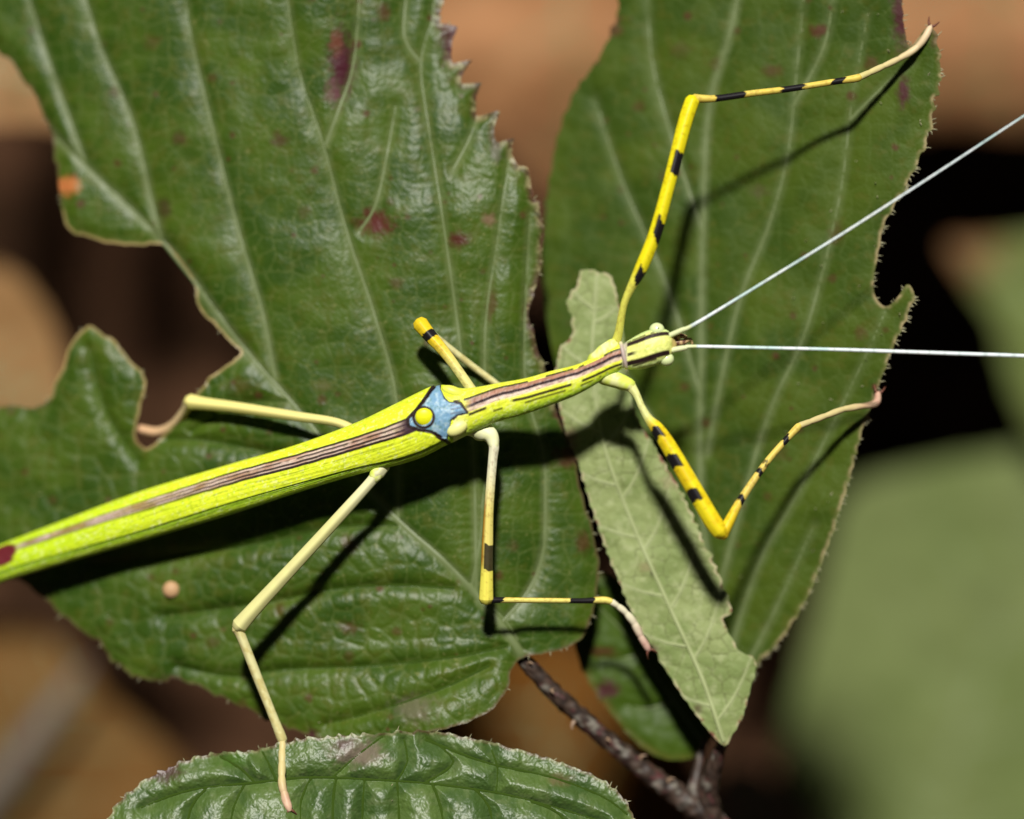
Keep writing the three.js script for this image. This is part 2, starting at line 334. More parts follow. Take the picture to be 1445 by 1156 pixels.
// --- the large leaf under the insect
const zBig = (x, y) => { const t = Math.max(0, (660 - x) / 660); return -10 - 150 * Math.pow(t, 1.6) - 0.2 * Math.max(0, x - 700) + 0.3 * Math.max(0, y - 900) * step(420, 640, x) - 0.16 * Math.max(0, 300 - y) * step(420, 640, x); };
const flatBig = (x, y) => flatten(x, y, zBig(x, y));
const bigSpots = spots([[482, 88, 17, 46, PURPLE, 1], [475, 62, 10, 16, [0.13, 0.04, 0.02]], [532, 316, 24, 15, [0.08, 0.015, 0.01], 1], [648, 338, 15, 11, [0.07, 0.02, 0.01], 1], [520, 300, 8, 8, BROWN], [700, 215, 8, 14, [0.25, 0.2, 0.2], 0.4], [470, 130, 10, 18, [0.16, 0.06, 0.08], 0.6], [160, 130, 8, 8, BROWN, 0.5], [300, 110, 7, 7, BROWN, 0.5], [560, 400, 9, 7, BROWN, 0.5], [215, 60, 12, 10, BROWN, 0.4], [430, 300, 9, 9, BROWN, 0.35], [600, 560, 9, 7, BROWN, 0.5], [300, 905, 12, 8, BROWN, 0.4], [395, 860, 8, 8, BROWN, 0.5], [560, 890, 8, 6, BROWN, 0.5], [254, 197, 10, 10, [0.06, 0.03, 0.012], 0.7], [396, 200, 12, 9, [0.06, 0.03, 0.012], 0.8], [232, 292, 9, 15, [0.045, 0.03, 0.01], 0.8],
  [95, 262, 17, 13, RUST], [542, 18, 10, 13, BROWN, 0.7], [694, 428, 7, 24, BROWN, 0.6], [636, 50, 16, 44, PURPLE, 0.85], [800, 645, 20, 14, BROWN, 0.85], [822, 765, 9, 16, BROWN, 0.7], [492, 768, 12, 12, BROWN, 0.6], [495, 885, 14, 9, BROWN, 0.6], [440, 1038, 9, 9, PURPLE], [235, 975, 24, 20, PURPLE, 0.7],
  [205, 620, 16, 10, [0.16, 0.05, 0.03], 0.8], [725, 770, 8, 8, BROWN, 0.4], [690, 310, 9, 9, [0.3, 0.12, 0.12], 0.4], [350, 95, 20, 14, [0.07, 0.12, 0.008], 0.7], [585, 1000, 30, 20, [0.2, 0.13, 0.14], 0.35], [455, 545, 14, 10, [0.12, 0.09, 0.03], 0.4], [340, 545, 20, 12, BROWN, 0.3], [752, 450, 7, 24, [0.05, 0.02, 0.015], 0.85]], flatBig);
const big = leaf('serrated_leaf', 'large dark green serrated leaf with bitten holes lying under the whole insect', 'leaf', {
  seed: 11, base: [735, 925], z: zBig, toothGap: 46, toothDir: 1,
  outline: [[600, -70, 14], [620, 0, 20], [634, 55, 30], [655, 105, 34], [682, 160, 32], [712, 205, 26], [742, 242, 18], [763, 300, 8], [767, 350, 6], [758, 400, 5], [746, 436, 3], [752, 470, 4], [768, 520, 2], [785, 580, 1], [808, 640, 3], [822, 700, 3], [838, 755, 3], [845, 800, 2], [840, 850, 2], [826, 893, 2], [800, 914, 1], [768, 922, 0], [738, 928, 0], [722, 945, 1], [716, 972, 2], [690, 1004, 2], [640, 1026, 3], [590, 1036, 3], [540, 1042, 3], [470, 1044, 4], [425, 1034, 4], [360, 1006, 5], [300, 977, 6], [252, 960, 6], [195, 958, 7], [155, 925, 6], [138, 903, 5], [102, 880, 5], [70, 850, 4], [30, 820, 4], [-50, 790, 3], [-110, 700, 3], [-70, 600, 3], [0, 574, 3], [60, 572, 3], [84, 530, 3], [100, 488, 3], [122, 462, 4], [152, 474, 5], [182, 505, 5], [206, 540, 5], [196, 582, 3], [193, 618, 2], [208, 632, 1], [232, 612, 0], [248, 594, 1], [266, 570, 3], [300, 530, 3], [338, 500, 1], [326, 484, 0], [300, 456, 1], [279, 432, 1], [272, 398, 1], [244, 358, 1], [226, 345, 2], [182, 346, 3], [140, 340, 2], [97, 322, 2], [86, 280, 2], [79, 230, 3], [72, 188, 3], [52, 140, 4], [20, 92, 4], [-15, 62, 4], [-70, 0, 3], [-90, -70, 2], [200, -110, 0], [450, -110, 0]],
  midrib: [[735, 925], [700, 875], [640, 805], [560, 733], [480, 650], [415, 572], [345, 492], [238, 350], [150, 262], [72, 186], [10, 110], [-50, 40]], midribR: [8, 3],
  veins: [[[228, 338], [213, 280], [186, 170], [140, 60], [105, -60]], [[388, 532], [370, 440], [335, 320], [300, 180], [270, 50], [255, -60]], [[562, 735], [560, 570], [530, 450], [490, 330], [455, 200], [420, 90], [400, -60]], [[460, 205], [480, 150], [500, 80], [510, -60]], [[508, 325], [530, 290], [546, 220], [558, 150]],
    [[672, 845], [668, 640], [650, 490], [625, 310], [605, 180], [594, 90], [610, 20], [615, -40]], [[590, 85], [570, 50], [575, -20]], [[640, 240], [665, 190], [680, 135]], [[690, 640], [684, 480], [700, 350], [718, 225]], [[664, 835], [678, 760], [682, 700], [694, 640]], [[702, 885], [745, 835], [766, 780], [769, 700], [766, 640], [740, 520], [748, 300]], [[688, 850], [720, 885], [736, 915]], [[118, 225], [60, 60], [30, -40]],
    [[715, 912], [640, 928], [520, 940], [400, 945], [330, 955], [250, 940]], [[640, 830], [560, 826], [470, 832], [380, 850], [230, 870]], [[560, 740], [470, 745], [350, 770], [130, 800]], [[480, 655], [380, 638], [290, 622], [235, 620]], [[405, 565], [330, 572], [270, 610]], [[690, 940], [640, 965], [590, 985], [530, 1005], [460, 1022]], [[195, 650], [150, 580], [125, 490]]],
  veinR: [3.4, 1.4], veinMat: k => k > 13 ? veinShaded : vein, dome: (x, y) => step(-40, 40, y - 190 - 0.98 * x), valley: (x, y) => mix(8, 10, step(-60, 60, y - 190 - 0.98 * x)), quilt: (x, y) => mix(0.3, 1.1, step(-80, 80, y - 190 - 0.98 * x)), cell: 26, waves: 12, droop: 6, rough: 0.44, spec: 0.6, bump: 0.7, mesh: 1, fine: 0.25, ladder: (x, y) => mix(0.1, 0.5, step(430, 600, x + 0.4 * Math.max(0, y - 650))), hairs: 90,
  colour: (x, y, f) => {
    const n = fbm(x / 60, y / 60, 51), m = fbm(x / 14, y / 14, 52);
    let c = mix3([0.028, 0.064, 0.004], [0.056, 0.098, 0.007], step(0.25, 0.75, n));
    c = mix3(c, [0.074, 0.088, 0.009], 0.5 * step(0.5, 0.8, m));
    c = mix3(c, [0.15, 0.185, 0.075], 0.75 * clamp(f.rank) * (f.rank > 1.2 ? 1 : 1 - step(-40, 20, y - 190 - 0.98 * x)) * (1 - step(2, 11, f.vein)) * (0.4 + 0.9 * fbm(x / 8, y / 8, 56)));
    c = mix3(c, [0.095, 0.13, 0.03], 0.5 * (1 - step(0.02, 0.14, f.net)));
    const s = fbm(x / 5, y / 5, 53); if (s > 0.78) c = mix3(c, [0.22, 0.22, 0.08], 0.4);
    const right = step(560, 640, x) * (1 - step(560, 620, y)), bite = step(140, 60, Math.hypot(x - 250, y - 440) - 110);
    if (f.edge < 13) c = mix3(c, bite > 0.1 ? TAN : right > 0.5 ? (fbm(x / 9, y / 9, 54) > 0.56 ? [0.3, 0.24, 0.13] : [0.075, 0.018, 0.02]) : [0.1, 0.06, 0.03], (1 - step(1, bite > 0.1 ? 6 : right > 0.5 ? 13 : 5, f.edge)) * (0.35 + 0.65 * fbm(x / 12, y / 12, 55)));
    return bigSpots(x, y, specks(x, y, c, 211, 0.3));
  },
});
const gall = part('leaf_gall', lathe([[0, 7], [5, 6.5], [9, 4.5], [12, 1], [13, -3]], 18).rotateX(Math.PI / 2), new THREE.MeshStandardMaterial({ color: new THREE.Color().setRGB(0.5, 0.3, 0.15), roughness: 0.6 }), big.g);
{ const [x, y] = big.plan(243, 832); gall.position.set((x - big.base[0]) * PX, (big.base[1] - y) * PX, (big.height(x, y) - big.base[2] + 1) * PX); }

// --- the leaf behind the head
const zRight = (x, y) => -92 + 0.345 * (x - 985) - 0.06 * Math.max(0, y - 480);
const rightSpots = spots([[1090, 100, 12, 9, BROWN, 0.6], [900, 150, 9, 9, BROWN, 0.5], [1010, 90, 8, 10, BROWN, 0.4], [1180, 330, 10, 14, BROWN, 0.45], [1230, 90, 9, 12, BROWN, 0.6], [940, 250, 12, 10, BROWN, 0.4], [1100, 640, 10, 12, BROWN, 0.35], [1215, 470, 8, 10, BROWN, 0.5], [1155, 44, 14, 9, BROWN], [1274, 128, 9, 20, PURPLE], [1272, 20, 12, 50, PURPLE], [960, 70, 14, 12, [0.07, 0.05, 0.015], 0.5], [864, 38, 14, 14, [0.1, 0.03, 0.02], 0.7], [772, 210, 10, 26, [0.1, 0.02, 0.02], 0.8], [1072, 270, 14, 10, [0.08, 0.05, 0.03], 0.4], [1320, 50, 8, 20, [0.08, 0.03, 0.02], 0.5]], (x, y) => flatten(x, y, zRight(x, y)));
leaf('hairy_leaf', 'tall dark green hairy leaf behind the insect head and front legs', 'leaf', {
  seed: 23, base: [1022, 1048], z: zRight, toothGap: 26, toothDir: 1,
  outline: [[886, -44, 3], [872, 20, 4], [845, 80, 4], [806, 140, 5], [785, 200, 4], [772, 280, 3], [766, 400, 1], [786, 520, 0], [830, 650, 0], [880, 780, 0], [935, 900, 0], [1000, 1030, 0], [1022, 1050, 0], [1048, 985, 0], [1072, 934, 2], [1100, 905, 2], [1135, 850, 2], [1160, 790, 2], [1181, 730, 2], [1200, 670, 3], [1215, 612, 3], [1231, 570, 3], [1245, 530, 3], [1262, 486, 4], [1284, 437, 5], [1290, 412, 4], [1280, 402, 1], [1268, 418, 1], [1253, 432, 1], [1239, 425, 0], [1232, 400, 0], [1240, 352, 2], [1250, 312, 3], [1270, 276, 5], [1292, 236, 6], [1310, 190, 6], [1320, 140, 6], [1328, 100, 5], [1323, 62, 5], [1314, 36, 3], [1300, 48, 1], [1285, 66, 0], [1277, 46, 1], [1272, 0, 3], [1266, -40, 2], [1080, -50, 0]],
  midrib: [[1022, 1046], [1012, 900], [990, 700], [990, 500], [993, 300], [1002, 150], [1035, 30], [1050, -70]], midribR: [5, 3],
  veins: [[[998, 640], [1040, 440], [1085, 320], [1112, 220], [1125, 100], [1140, -60]], [[1010, 850], [1080, 600], [1140, 460], [1185, 280], [1202, 150], [1225, 20]], [[1018, 960], [1070, 800], [1130, 690], [1200, 550], [1250, 440]], [[1030, 985], [1090, 870], [1150, 740]], [[990, 560], [940, 400], [880, 260], [840, 140]], [[993, 330], [950, 200], [920, 80], [915, -40]], [[990, 690], [900, 560], [830, 420]], [[1120, 150], [1165, 60], [1180, -50]], [[1200, 170], [1260, 110], [1290, 90]]],
  veinR: [3.8, 1.8], valley: 7, quilt: 0.5, cell: 30, waves: 12, droop: 3, rough: 0.6, spec: 0.35, bump: 0.8, hairs: 520, hairWhere: (x, y) => x > 1040 && (x > 1120 || y > 560),
  colour: (x, y, f) => {
    const n = fbm(x / 70, y / 70, 61), m = fbm(x / 12, y / 12, 62);
    let c = mix3([0.032, 0.064, 0.004], [0.058, 0.093, 0.007], step(0.25, 0.75, n));
    c = mix3(c, [0.078, 0.086, 0.009], 0.45 * step(0.52, 0.8, m));
    c = mix3(c, [0.15, 0.19, 0.08], 0.55 * f.rank * (1 - step(2, 12, f.vein)) * (0.4 + 0.9 * fbm(x / 8, y / 8, 66)));
    c = mix3(c, [0.09, 0.13, 0.03], 0.3 * (1 - step(0.02, 0.12, f.net)));
    if (f.edge < 8) c = mix3(c, [0.3, 0.24, 0.12], (1 - step(1, 6, f.edge)) * (0.2 + 0.8 * step(0.35, 0.7, fbm(x / 10, y / 10, 63))) * step(1000, 1060, x));
    return rightSpots(x, y, specks(x, y, c, 221, 0.3));
  },
});

// --- the pale leaf seen from its underside
const zPale = (x, y) => -24 + 0.06 * (x - 900) + 0.02 * (y - 700) + 0.00012 * (y - 760) ** 2 * (y < 760 ? -0.6 : 0.4);
const paleRib = [[1021, 1046], [990, 955], [942, 850], [893, 740], [853, 630], [836, 520], [840, 430], [842, 390]];
const paleSpots = spots([[921, 809, 5, 4, [0.02, 0.008, 0.008]], [912, 800, 10, 8, [0.2, 0.14, 0.07], 0.5], [806, 620, 10, 14, [0.3, 0.17, 0.12], 0.6], [945, 680, 12, 10, [0.3, 0.2, 0.14], 0.35], [920, 915, 10, 8, PURPLE, 0.7], [985, 1000, 6, 6, PURPLE, 0.6]], (x, y) => flatten(x, y, zPale(x, y)));
const pale = leaf('pale_leaf', 'narrow pale green leaf with its veined underside up, beside the striped lower front leg', 'leaf', {
  seed: 37, base: [1021, 1049], z: zPale, toothGap: 17, toothDir: -1,
  outline: [[1020, 1052, 0], [985, 1012, 2], [950, 962, 2], [926, 922, 3], [895, 870, 3], [865, 800, 4], [846, 750, 4], [831, 705, 5], [818, 662, 5], [800, 614, 3], [788, 570, 1], [784, 520, 3], [793, 488, 4], [806, 476, 3], [808, 450, 4], [799, 425, 4], [814, 402, 5], [820, 380, 5], [842, 384, 5], [861, 388, 4], [872, 420, 3], [880, 470, 1], [888, 540, 1], [899, 588, 3], [930, 640, 5], [965, 700, 6], [990, 758, 6], [1011, 802, 5], [1027, 846, 4], [1033, 866, 2], [1020, 872, 1], [1028, 892, 2], [1045, 920, 3], [1067, 931, 2], [1060, 970, 3], [1050, 1006, 3], [1034, 1038, 1]],
  midrib: paleRib, midribR: [3.4, 1.4], veins: pinnate(paleRib, 8, (f, s) => 75 - 20 * f, 0.8), veinR: [1.7, 0.7], veinMat: veinUnder, veinLift: 0.1,
  valley: -2.5, quilt: 1.2, cell: 21, waves: 14, droop: 2, rough: 0.62, spec: 0.4, bump: 1, hairs: 0,
  colour: (x, y, f) => {
    const n = fbm(x / 50, y / 50, 71), m = fbm(x / 9, y / 9, 72);
    let c = mix3([0.18, 0.235, 0.075], [0.245, 0.295, 0.112], step(0.25, 0.75, n));
    c = mix3(c, [0.36, 0.4, 0.2], 0.5 * step(0.5, 0.8, m));
    c = mix3(c, [0.11, 0.13, 0.04], 0.75 * (1 - step(0.02, 0.11, f.net)) * step(0.25, 0.6, fbm(x / 26, y / 26, 75)));
    c = mix3(c, [0.4, 0.43, 0.24], 0.6 * (1 - step(1, 4, f.vein)) * clamp(f.rank));
    if (f.edge < 7) c = mix3(c, fbm(x / 8, y / 8, 73) > 0.6 ? [0.2, 0.07, 0.05] : [0.42, 0.38, 0.22], (1 - step(1, 5, f.edge)) * step(0.4, 0.6, fbm(x / 11, y / 11, 74)));
    return paleSpots(x, y, c);
  },
});

// --- the small leaf between the petiole and the pale leaf
const zSmall = (x, y) => -130 + 0.05 * (y - 900) - 0.06 * (x - 900);
leaf('small_leaf', 'small plain green leaf half hidden below the pale leaf, above the brown stalk', 'leaf', {
  seed: 41, base: [990, 1050], z: zSmall, toothGap: 26, toothDir: 1,
  outline: [[800, 840, 0], [860, 810, 0], [930, 880, 0], [1000, 1020, 0], [1003, 1044, 0], [985, 1066, 1], [945, 1072, 1], [905, 1054, 2], [866, 1012, 2], [838, 974, 4], [818, 935, 3], [808, 895, 2]],
  midrib: [[992, 1050], [940, 975], [890, 905], [840, 850]], midribR: [3, 1.5], veins: [[[950, 990], [915, 1000], [880, 995]], [[905, 925], [870, 930], [845, 930]]], valley: 6, quilt: 1, waves: 10, rough: 0.5, spec: 0.35, bump: 0.6,
  colour: (x, y, f) => { let c = mix3([0.034, 0.068, 0.004], [0.05, 0.09, 0.007], fbm(x / 30, y / 30, 81)); if (f.edge < 14) c = mix3(c, [0.14, 0.075, 0.02], 0.6 * (1 - step(2, 13, f.edge)) * fbm(x / 15, y / 15, 82)); return spots([[857, 972, 16, 14, PURPLE], [850, 920, 26, 7, BROWN, 0.8]], (a, b) => flatten(a, b, -130))(x, y, c); },
});

// --- the quilted leaf at the bottom
const zLow = (x, y) => 40 + 0.3 * (y - 1040) - 0.0002 * (x - 560) ** 2;
const lowSpots = spots([[505, 1062, 34, 18, [0.26, 0.15, 0.16], 0.5], [235, 1088, 22, 14, PURPLE, 0.8], [485, 1050, 12, 8, PURPLE, 0.6], [790, 1100, 16, 8, [0.16, 0.08, 0.05], 0.5], [330, 1070, 18, 12, [0.06, 0.14, 0.01], 0.7]], (x, y) => flatten(x, y, zLow(x, y)));
const low = leaf('quilted_leaf', 'glossy deeply wrinkled green leaf at the bottom, its tip curving to the right', 'leaf', {
  seed: 53, base: [540, 1290], z: zLow, toothGap: 20, toothDir: 1,
  outline: [[130, 1230, 2], [156, 1150, 4], [196, 1108, 4], [242, 1082, 5], [300, 1063, 5], [360, 1058, 5], [430, 1042, 5], [520, 1036, 5], [600, 1032, 4], [660, 1040, 4], [722, 1055, 4], [790, 1075, 5], [842, 1096, 4], [876, 1122, 3], [893, 1155, 3], [880, 1210, 3], [820, 1270, 3], [540, 1295, 0], [250, 1290, 3]],
  midrib: [[360, 1105], [440, 1098], [550, 1102], [650, 1112], [740, 1128], [850, 1160]], midribR: [3, 1.5],
  veins: [[[600, 1106], [640, 1075], [600, 1040]], [[470, 1098], [500, 1070], [540, 1040]], [[700, 1118], [702, 1085], [690, 1050]], [[600, 1045], [690, 1078], [780, 1098], [850, 1125], [885, 1150]], [[560, 1103], [575, 1075], [570, 1045]], [[440, 1098], [425, 1130], [425, 1200]], [[475, 1099], [470, 1130], [470, 1200]], [[515, 1100], [512, 1130], [510, 1200]], [[560, 1103], [562, 1130], [565, 1200]], [[610, 1108], [622, 1140], [630, 1200]], [[670, 1115], [690, 1140], [700, 1200]], [[360, 1105], [340, 1085], [310, 1068]], [[390, 1102], [380, 1080], [370, 1062]], [[345, 1108], [330, 1140], [320, 1200]], [[290, 1115], [270, 1140], [260, 1200]], [[360, 1105], [270, 1115], [200, 1140]], [[750, 1132], [790, 1150], [810, 1190]]],
  veinR: [3, 1.8], veinMat: veinShaded, veinLift: 0, dome: 1, valley: 15, quilt: 0.9, cell: 20, waves: 22, droop: 8, rough: 0.5, ior: 1.7, spec: 1, bump: 1.6, mesh: 1, ladder: 0.25, hairs: 50,
  colour: (x, y, f) => {
    let c = mix3([0.036, 0.08, 0.009], [0.075, 0.13, 0.02], step(0.25, 0.75, fbm(x / 34, y / 34, 91)));
    c = mix3(c, [0.13, 0.17, 0.06], 0.5 * step(0.5, 0.85, fbm(x / 9, y / 9, 92)));
    if (f.edge < 7) c = mix3(c, fbm(x / 9, y / 9, 93) > 0.5 ? [0.3, 0.28, 0.15] : [0.12, 0.04, 0.03], (1 - step(1, 5, f.edge)) * 0.6);
    return lowSpots(x, y, c);
  },
});

// --- out of focus leaves behind
const plainLeaf = (a, b, s) => (x, y, f) => { let c = mix3(a, b, step(0.2, 0.8, fbm(x / 120, y / 120, s))); c = mix3(c, b, 0.35 * step(0.5, 0.8, fbm(x / 26, y / 26, s + 1))); return mix3(c, b, 0.3 * (1 - step(2, 9, f.vein))); };
const far = (name, label, outline, rib, z, a, b, s, extra = {}) => leaf(name, label, extra.category ?? 'leaf', { seed: s, grid: 5, base: rib[0], z, outline, midrib: rib, midribR: [12, 5], veins: pinnate(rib, 5, extra.reach ?? 150, 0.7), veinR: [6, 3], veinReach: 90, valley: 5, quilt: 1, cell: 60, waves: 30, thick: 8, rough: 0.7, spec: 0.15, fine: 0, toothGap: 60, toothDir: 1, colour: plainLeaf(a, b, s), ...extra });
far('broad_leaf', 'large blurred olive green leaf filling the lower right corner', [[1500, 632, 3], [1400, 642, 4], [1290, 662, 4], [1195, 696, 4], [1165, 800, 4], [1142, 900, 4], [1110, 1020, 4], [1082, 1160, 4], [1060, 1300, 4], [1300, 1420, 4], [1620, 1380, 0], [1700, 1000, 4], [1640, 720, 4]], [[1240, 1400], [1300, 1200], [1370, 1000], [1430, 800], [1500, 660]], (x, y) => -1850 + 0.06 * (y - 900), [0.112, 0.146, 0.046], [0.14, 0.172, 0.062], 101);
far('leaf_tip', 'blurred olive leaf with a tan tip at the right edge above the big blurred leaf', [[1336, 345, 3], [1380, 340, 4], [1460, 330, 4], [1600, 300, 0], [1640, 520, 0], [1560, 640, 4], [1470, 618, 4], [1428, 540, 5], [1408, 460, 5], [1370, 400, 4]], [[1600, 560], [1500, 470], [1420, 395], [1352, 352]], (x, y) => -1780 + 0.1 * (x - 1400), [0.11, 0.15, 0.04], [0.14, 0.165, 0.05], 103, { reach: 90, colour: (x, y, f) => mix3([0.17, 0.085, 0.035], plainLeaf([0.11, 0.15, 0.04], [0.14, 0.165, 0.05], 103)(x, y, f), step(40, 130, Math.hypot(x - flatten(1338, 352, -1790)[0], y - flatten(1338, 352, -1790)[1]) + 60 * (fbm(x / 30, y / 30, 4) - 0.5))) });

const dead = 'dried leaves on the litter behind';
const deadTan = [[0.25, 0.118, 0.048], [0.38, 0.19, 0.088]], deadBrown = [[0.16, 0.085, 0.025], [0.26, 0.145, 0.05]];
far('dried_leaf', 'blurred tan dried leaf showing between the two big green leaves at the top', [[560, -260, 4], [640, -420, 4], [800, -470, 4], [960, -300, 4], [960, -60, 6], [900, 120, 6], [860, 250, 6], [800, 290, 5], [720, 230, 6], [620, 150, 6], [560, -40, 6]], [[780, -460], [800, -250], [800, 0], [810, 280]], (x, y) => -1650 + 0.25 * Math.min(0, y + 100) - 0.0016 * Math.max(0, y + 100) ** 2 - 0.0011 * Math.max(0, x - 700) ** 2, ...deadTan, 111, { category: 'dried leaf', reach: 170 });
far('dried_leaf', 'blurred peach dried leaf in the top right corner', [[1210, -300, 4], [1300, -480, 4], [1480, -520, 4], [1640, -400, 4], [1640, 60, 4], [1540, 170, 5], [1440, 185, 6], [1340, 178, 6], [1270, 175, 6], [1215, 60, 6]], [[1420, -510], [1410, -250], [1400, -20], [1390, 180]], (x, y) => -1650 + 0.1 * y - 0.0026 * Math.max(0, y + 170) ** 2, ...deadTan, 113, { category: 'dried leaf', reach: 170 });
far('dried_leaf', 'blurred tan dried leaf at the upper left edge beside the big leaf', [[-160, 20, 4], [-60, -30, 4], [40, 20, 4], [130, 100, 4], [110, 176, 5], [30, 178, 4], [-60, 182, 5], [-170, 170, 4]], [[-150, 90], [-40, 95], [100, 130]], (x, y) => -1000 + 0.1 * (y - 100), [0.26, 0.14, 0.06], [0.34, 0.19, 0.09], 117, { category: 'dried leaf', reach: 60 });
far('dried_leaf', 'blurred tan dried leaf at the left edge above the bitten lobe', [[-170, 340, 4], [-60, 350, 4], [20, 385, 6], [70, 450, 6], [92, 530, 5], [90, 640, 4], [-20, 680, 4], [-170, 660, 4]], [[-160, 500], [-60, 520], [60, 560]], (x, y) => -1300 + 0.15 * (y - 500), [0.2, 0.11, 0.042], [0.28, 0.155, 0.065], 119, { category: 'dried leaf', reach: 80 });
far('dried_leaf', 'blurred brown dried leaf in the lower left corner under the grey grass blade', [[-160, 820, 4], [-40, 860, 6], [70, 900, 6], [150, 985, 6], [250, 1070, 6], [330, 1160, 5], [350, 1300, 4], [100, 1400, 4], [-180, 1300, 4]], [[-120, 1250], [0, 1120], [90, 1000], [120, 950]], (x, y) => -1700 + 0.1 * (y - 1000), [0.1, 0.05, 0.012], [0.15, 0.075, 0.022], 121, { category: 'dried leaf', reach: 140 });
far('dried_leaf', 'blurred dark rust dried leaf under the stalk at the bottom centre', [[560, 960, 4], [700, 930, 4], [800, 900, 4], [920, 1000, 4], [1000, 1090, 4], [1020, 1250, 4], [860, 1320, 4], [640, 1200, 4]], [[880, 1300], [820, 1150], [740, 980]], (x, y) => -1760 + 0.1 * (y - 1000), [0.11, 0.042, 0.005], [0.14, 0.056, 0.008], 123, { category: 'dried leaf', reach: 100 });
far('dried_leaf', 'blurred greyish tan dried leaf at the bottom between stalk and big blurred leaf', [[1010, 1100, 3], [1045, 1078, 4], [1090, 1095, 4], [1125, 1130, 4], [1150, 1220, 3], [1060, 1260, 2], [1000, 1200, 3]], [[1080, 1250], [1072, 1180], [1060, 1090]], (x, y) => -1600 + 0.1 * (y - 1100), [0.16, 0.085, 0.045], [0.27, 0.2, 0.14], 127, { category: 'dried leaf', reach: 50 });
for (const [k, x] of [-110, 70, 250, 430, 610].entries())  // added leaves, out of view, there only to shade the soil
  far('leaf', `added narrow green leaf out of view above the upper left, placed to shade the soil, ${['leftmost', 'second from the left', 'middle', 'second from the right', 'rightmost'][k]} of five`, [[x, -30 - 40 * (k % 2), 3], [x + 62, -170, 5], [x + 78, -420, 5], [x + 50, -720, 5], [x + 5, -860, 2], [x - 46, -700, 5], [x - 62, -420, 5], [x - 50, -170, 5]], [[x, -850], [x + 10, -600], [x + 8, -300], [x, -60]], (u, v) => -1950 + 0.1 * v + 0.1 * (u - x), [0.06, 0.1, 0.012], [0.08, 0.12, 0.02], 137 + k, { category: 'leaf', reach: 60, group: 'added leaves out of view above the upper left, shading the soil' });
far('leaf', 'added green leaf, unseen above the upper right and behind the hairy leaf, shading the soil', [[1010, -420, 4], [1120, -700, 4], [1300, -900, 4], [1520, -920, 4], [1760, -700, 4], [1740, -330, 4], [1560, -170, 4], [1400, -150, 4], [1270, -60, 4], [1230, 120, 4], [1190, 330, 4], [1160, 560, 4], [1110, 690, 4], [1050, 640, 4], [1030, 350, 4], [1020, 100, 4], [1010, -150, 4]], [[1480, -900], [1360, -600], [1230, -300], [1150, 120], [1110, 640]], (x, y) => -1950 + 0.1 * y, [0.06, 0.1, 0.012], [0.08, 0.12, 0.02], 131, { category: 'leaf', reach: 200 });  // added leaf, never in view, darkens the soil on the right
for (const o of scene.children) if (o.name.startsWith('dried_leaf')) o.userData.group = dead;

// a blurred blade of grass
{
  const b = [...flatten(-40, 1160, -1560), -1560];
  const g = thing('grass_blade', 'blurred grey blue dry grass blade lying across the lower left brown leaf', 'grass blade', b);
  const rows = [[-60, 1180, -1560, 18], [0, 1100, -1545, 22], [60, 1020, -1540, 19], [118, 940, -1560, 7]].map(([x, y, z, r]) => [...flatten(x, y, z), z, r]);
  part('blade', tube(rows, b, { gap: 12, flat: 0.25 }), new THREE.MeshStandardMaterial({ color: new THREE.Color().setRGB(0.105, 0.095, 0.085), roughness: 0.8 }), g);
}

// ---------------------------------------------------------------- stalk
const barkColour = (t, a, s) => { const n = fbm(s / 9, a * 2.2 + 4, 131), m = fbm(s / 22, a * 1.1, 132); let c = mix3([0.018, 0.01, 0.007], [0.065, 0.04, 0.028], step(0.3, 0.75, n)); c = mix3(c, [0.25, 0.23, 0.19], 0.8 * step(0.62, 0.78, m)); return mix3(c, [0.13, 0.03, 0.035], 0.6 * step(0.6, 0.8, fbm(s / 12, a * 2, 133))); };
const bark = new THREE.MeshStandardMaterial({ vertexColors: true, roughness: 0.55 });
{
  const R = rows => rows.map(([x, y, z, r]) => [...flatten(x, y, z), z, r]);
  const b = [...flatten(1000, 1200, -90), -90];
  const g = thing('stalk', 'brown mottled woody stalk joining the leaves at the bottom, forked below the pale leaf', 'stalk', b);
  const main = R([[728, 918, -28, 7], [745, 938, -34, 11], [790, 985, -48, 12.5], [850, 1038, -64, 13], [910, 1088, -78, 14.5], [960, 1125, -88, 17], [1010, 1165, -94, 20], [1070, 1230, -97, 22]]);
  part('petiole', tube(main, b, { gap: 3, sides: 20, colour: barkColour, rough: 0.16 }), bark, g);
  part('petiole', tube(R([[1020, 1050, -36, 7], [1012, 1068, -48, 10.5], [1004, 1095, -64, 13], [1000, 1130, -82, 15], [1010, 1180, -94, 18]]), b, { gap: 3, sides: 20, colour: barkColour, rough: 0.16 }), bark, g);
  part('petiole', tube(R([[994, 1048, -100, 5], [986, 1080, -95, 7], [980, 1115, -88, 9], [985, 1145, -88, 10]]), b, { gap: 3, sides: 14, colour: barkColour, rough: 0.18 }), bark, g);
  seed = 400;
  const pts = spline(main, 3), th = new THREE.MeshStandardMaterial({ color: new THREE.Color().setRGB(0.3, 0.2, 0.13), roughness: 0.5 });
  for (let k = 0; k < 9; k++) {         // small prickles on the bark
    const p = pts[((k + 0.5) / 9 * pts.length) | 0], a = rnd() * 2.6 - 1.3, d = [Math.sin(a) * 0.6, -Math.sin(a) * 0.8, Math.cos(a)], r = p[3];
    part('prickle', tube([[p[0] + d[0] * r * 0.8, p[1] + d[1] * r * 0.8, p[2] + d[2] * r * 0.8, 4], [p[0] + d[0] * (r + 6), p[1] + d[1] * (r + 6), p[2] + d[2] * (r + 6), 2], [p[0] + d[0] * (r + 11) + 3, p[1] + d[1] * (r + 11) + 3, p[2] + d[2] * (r + 10), 0.6]], b, { gap: 3, sides: 8 }), th, g);
  }
}

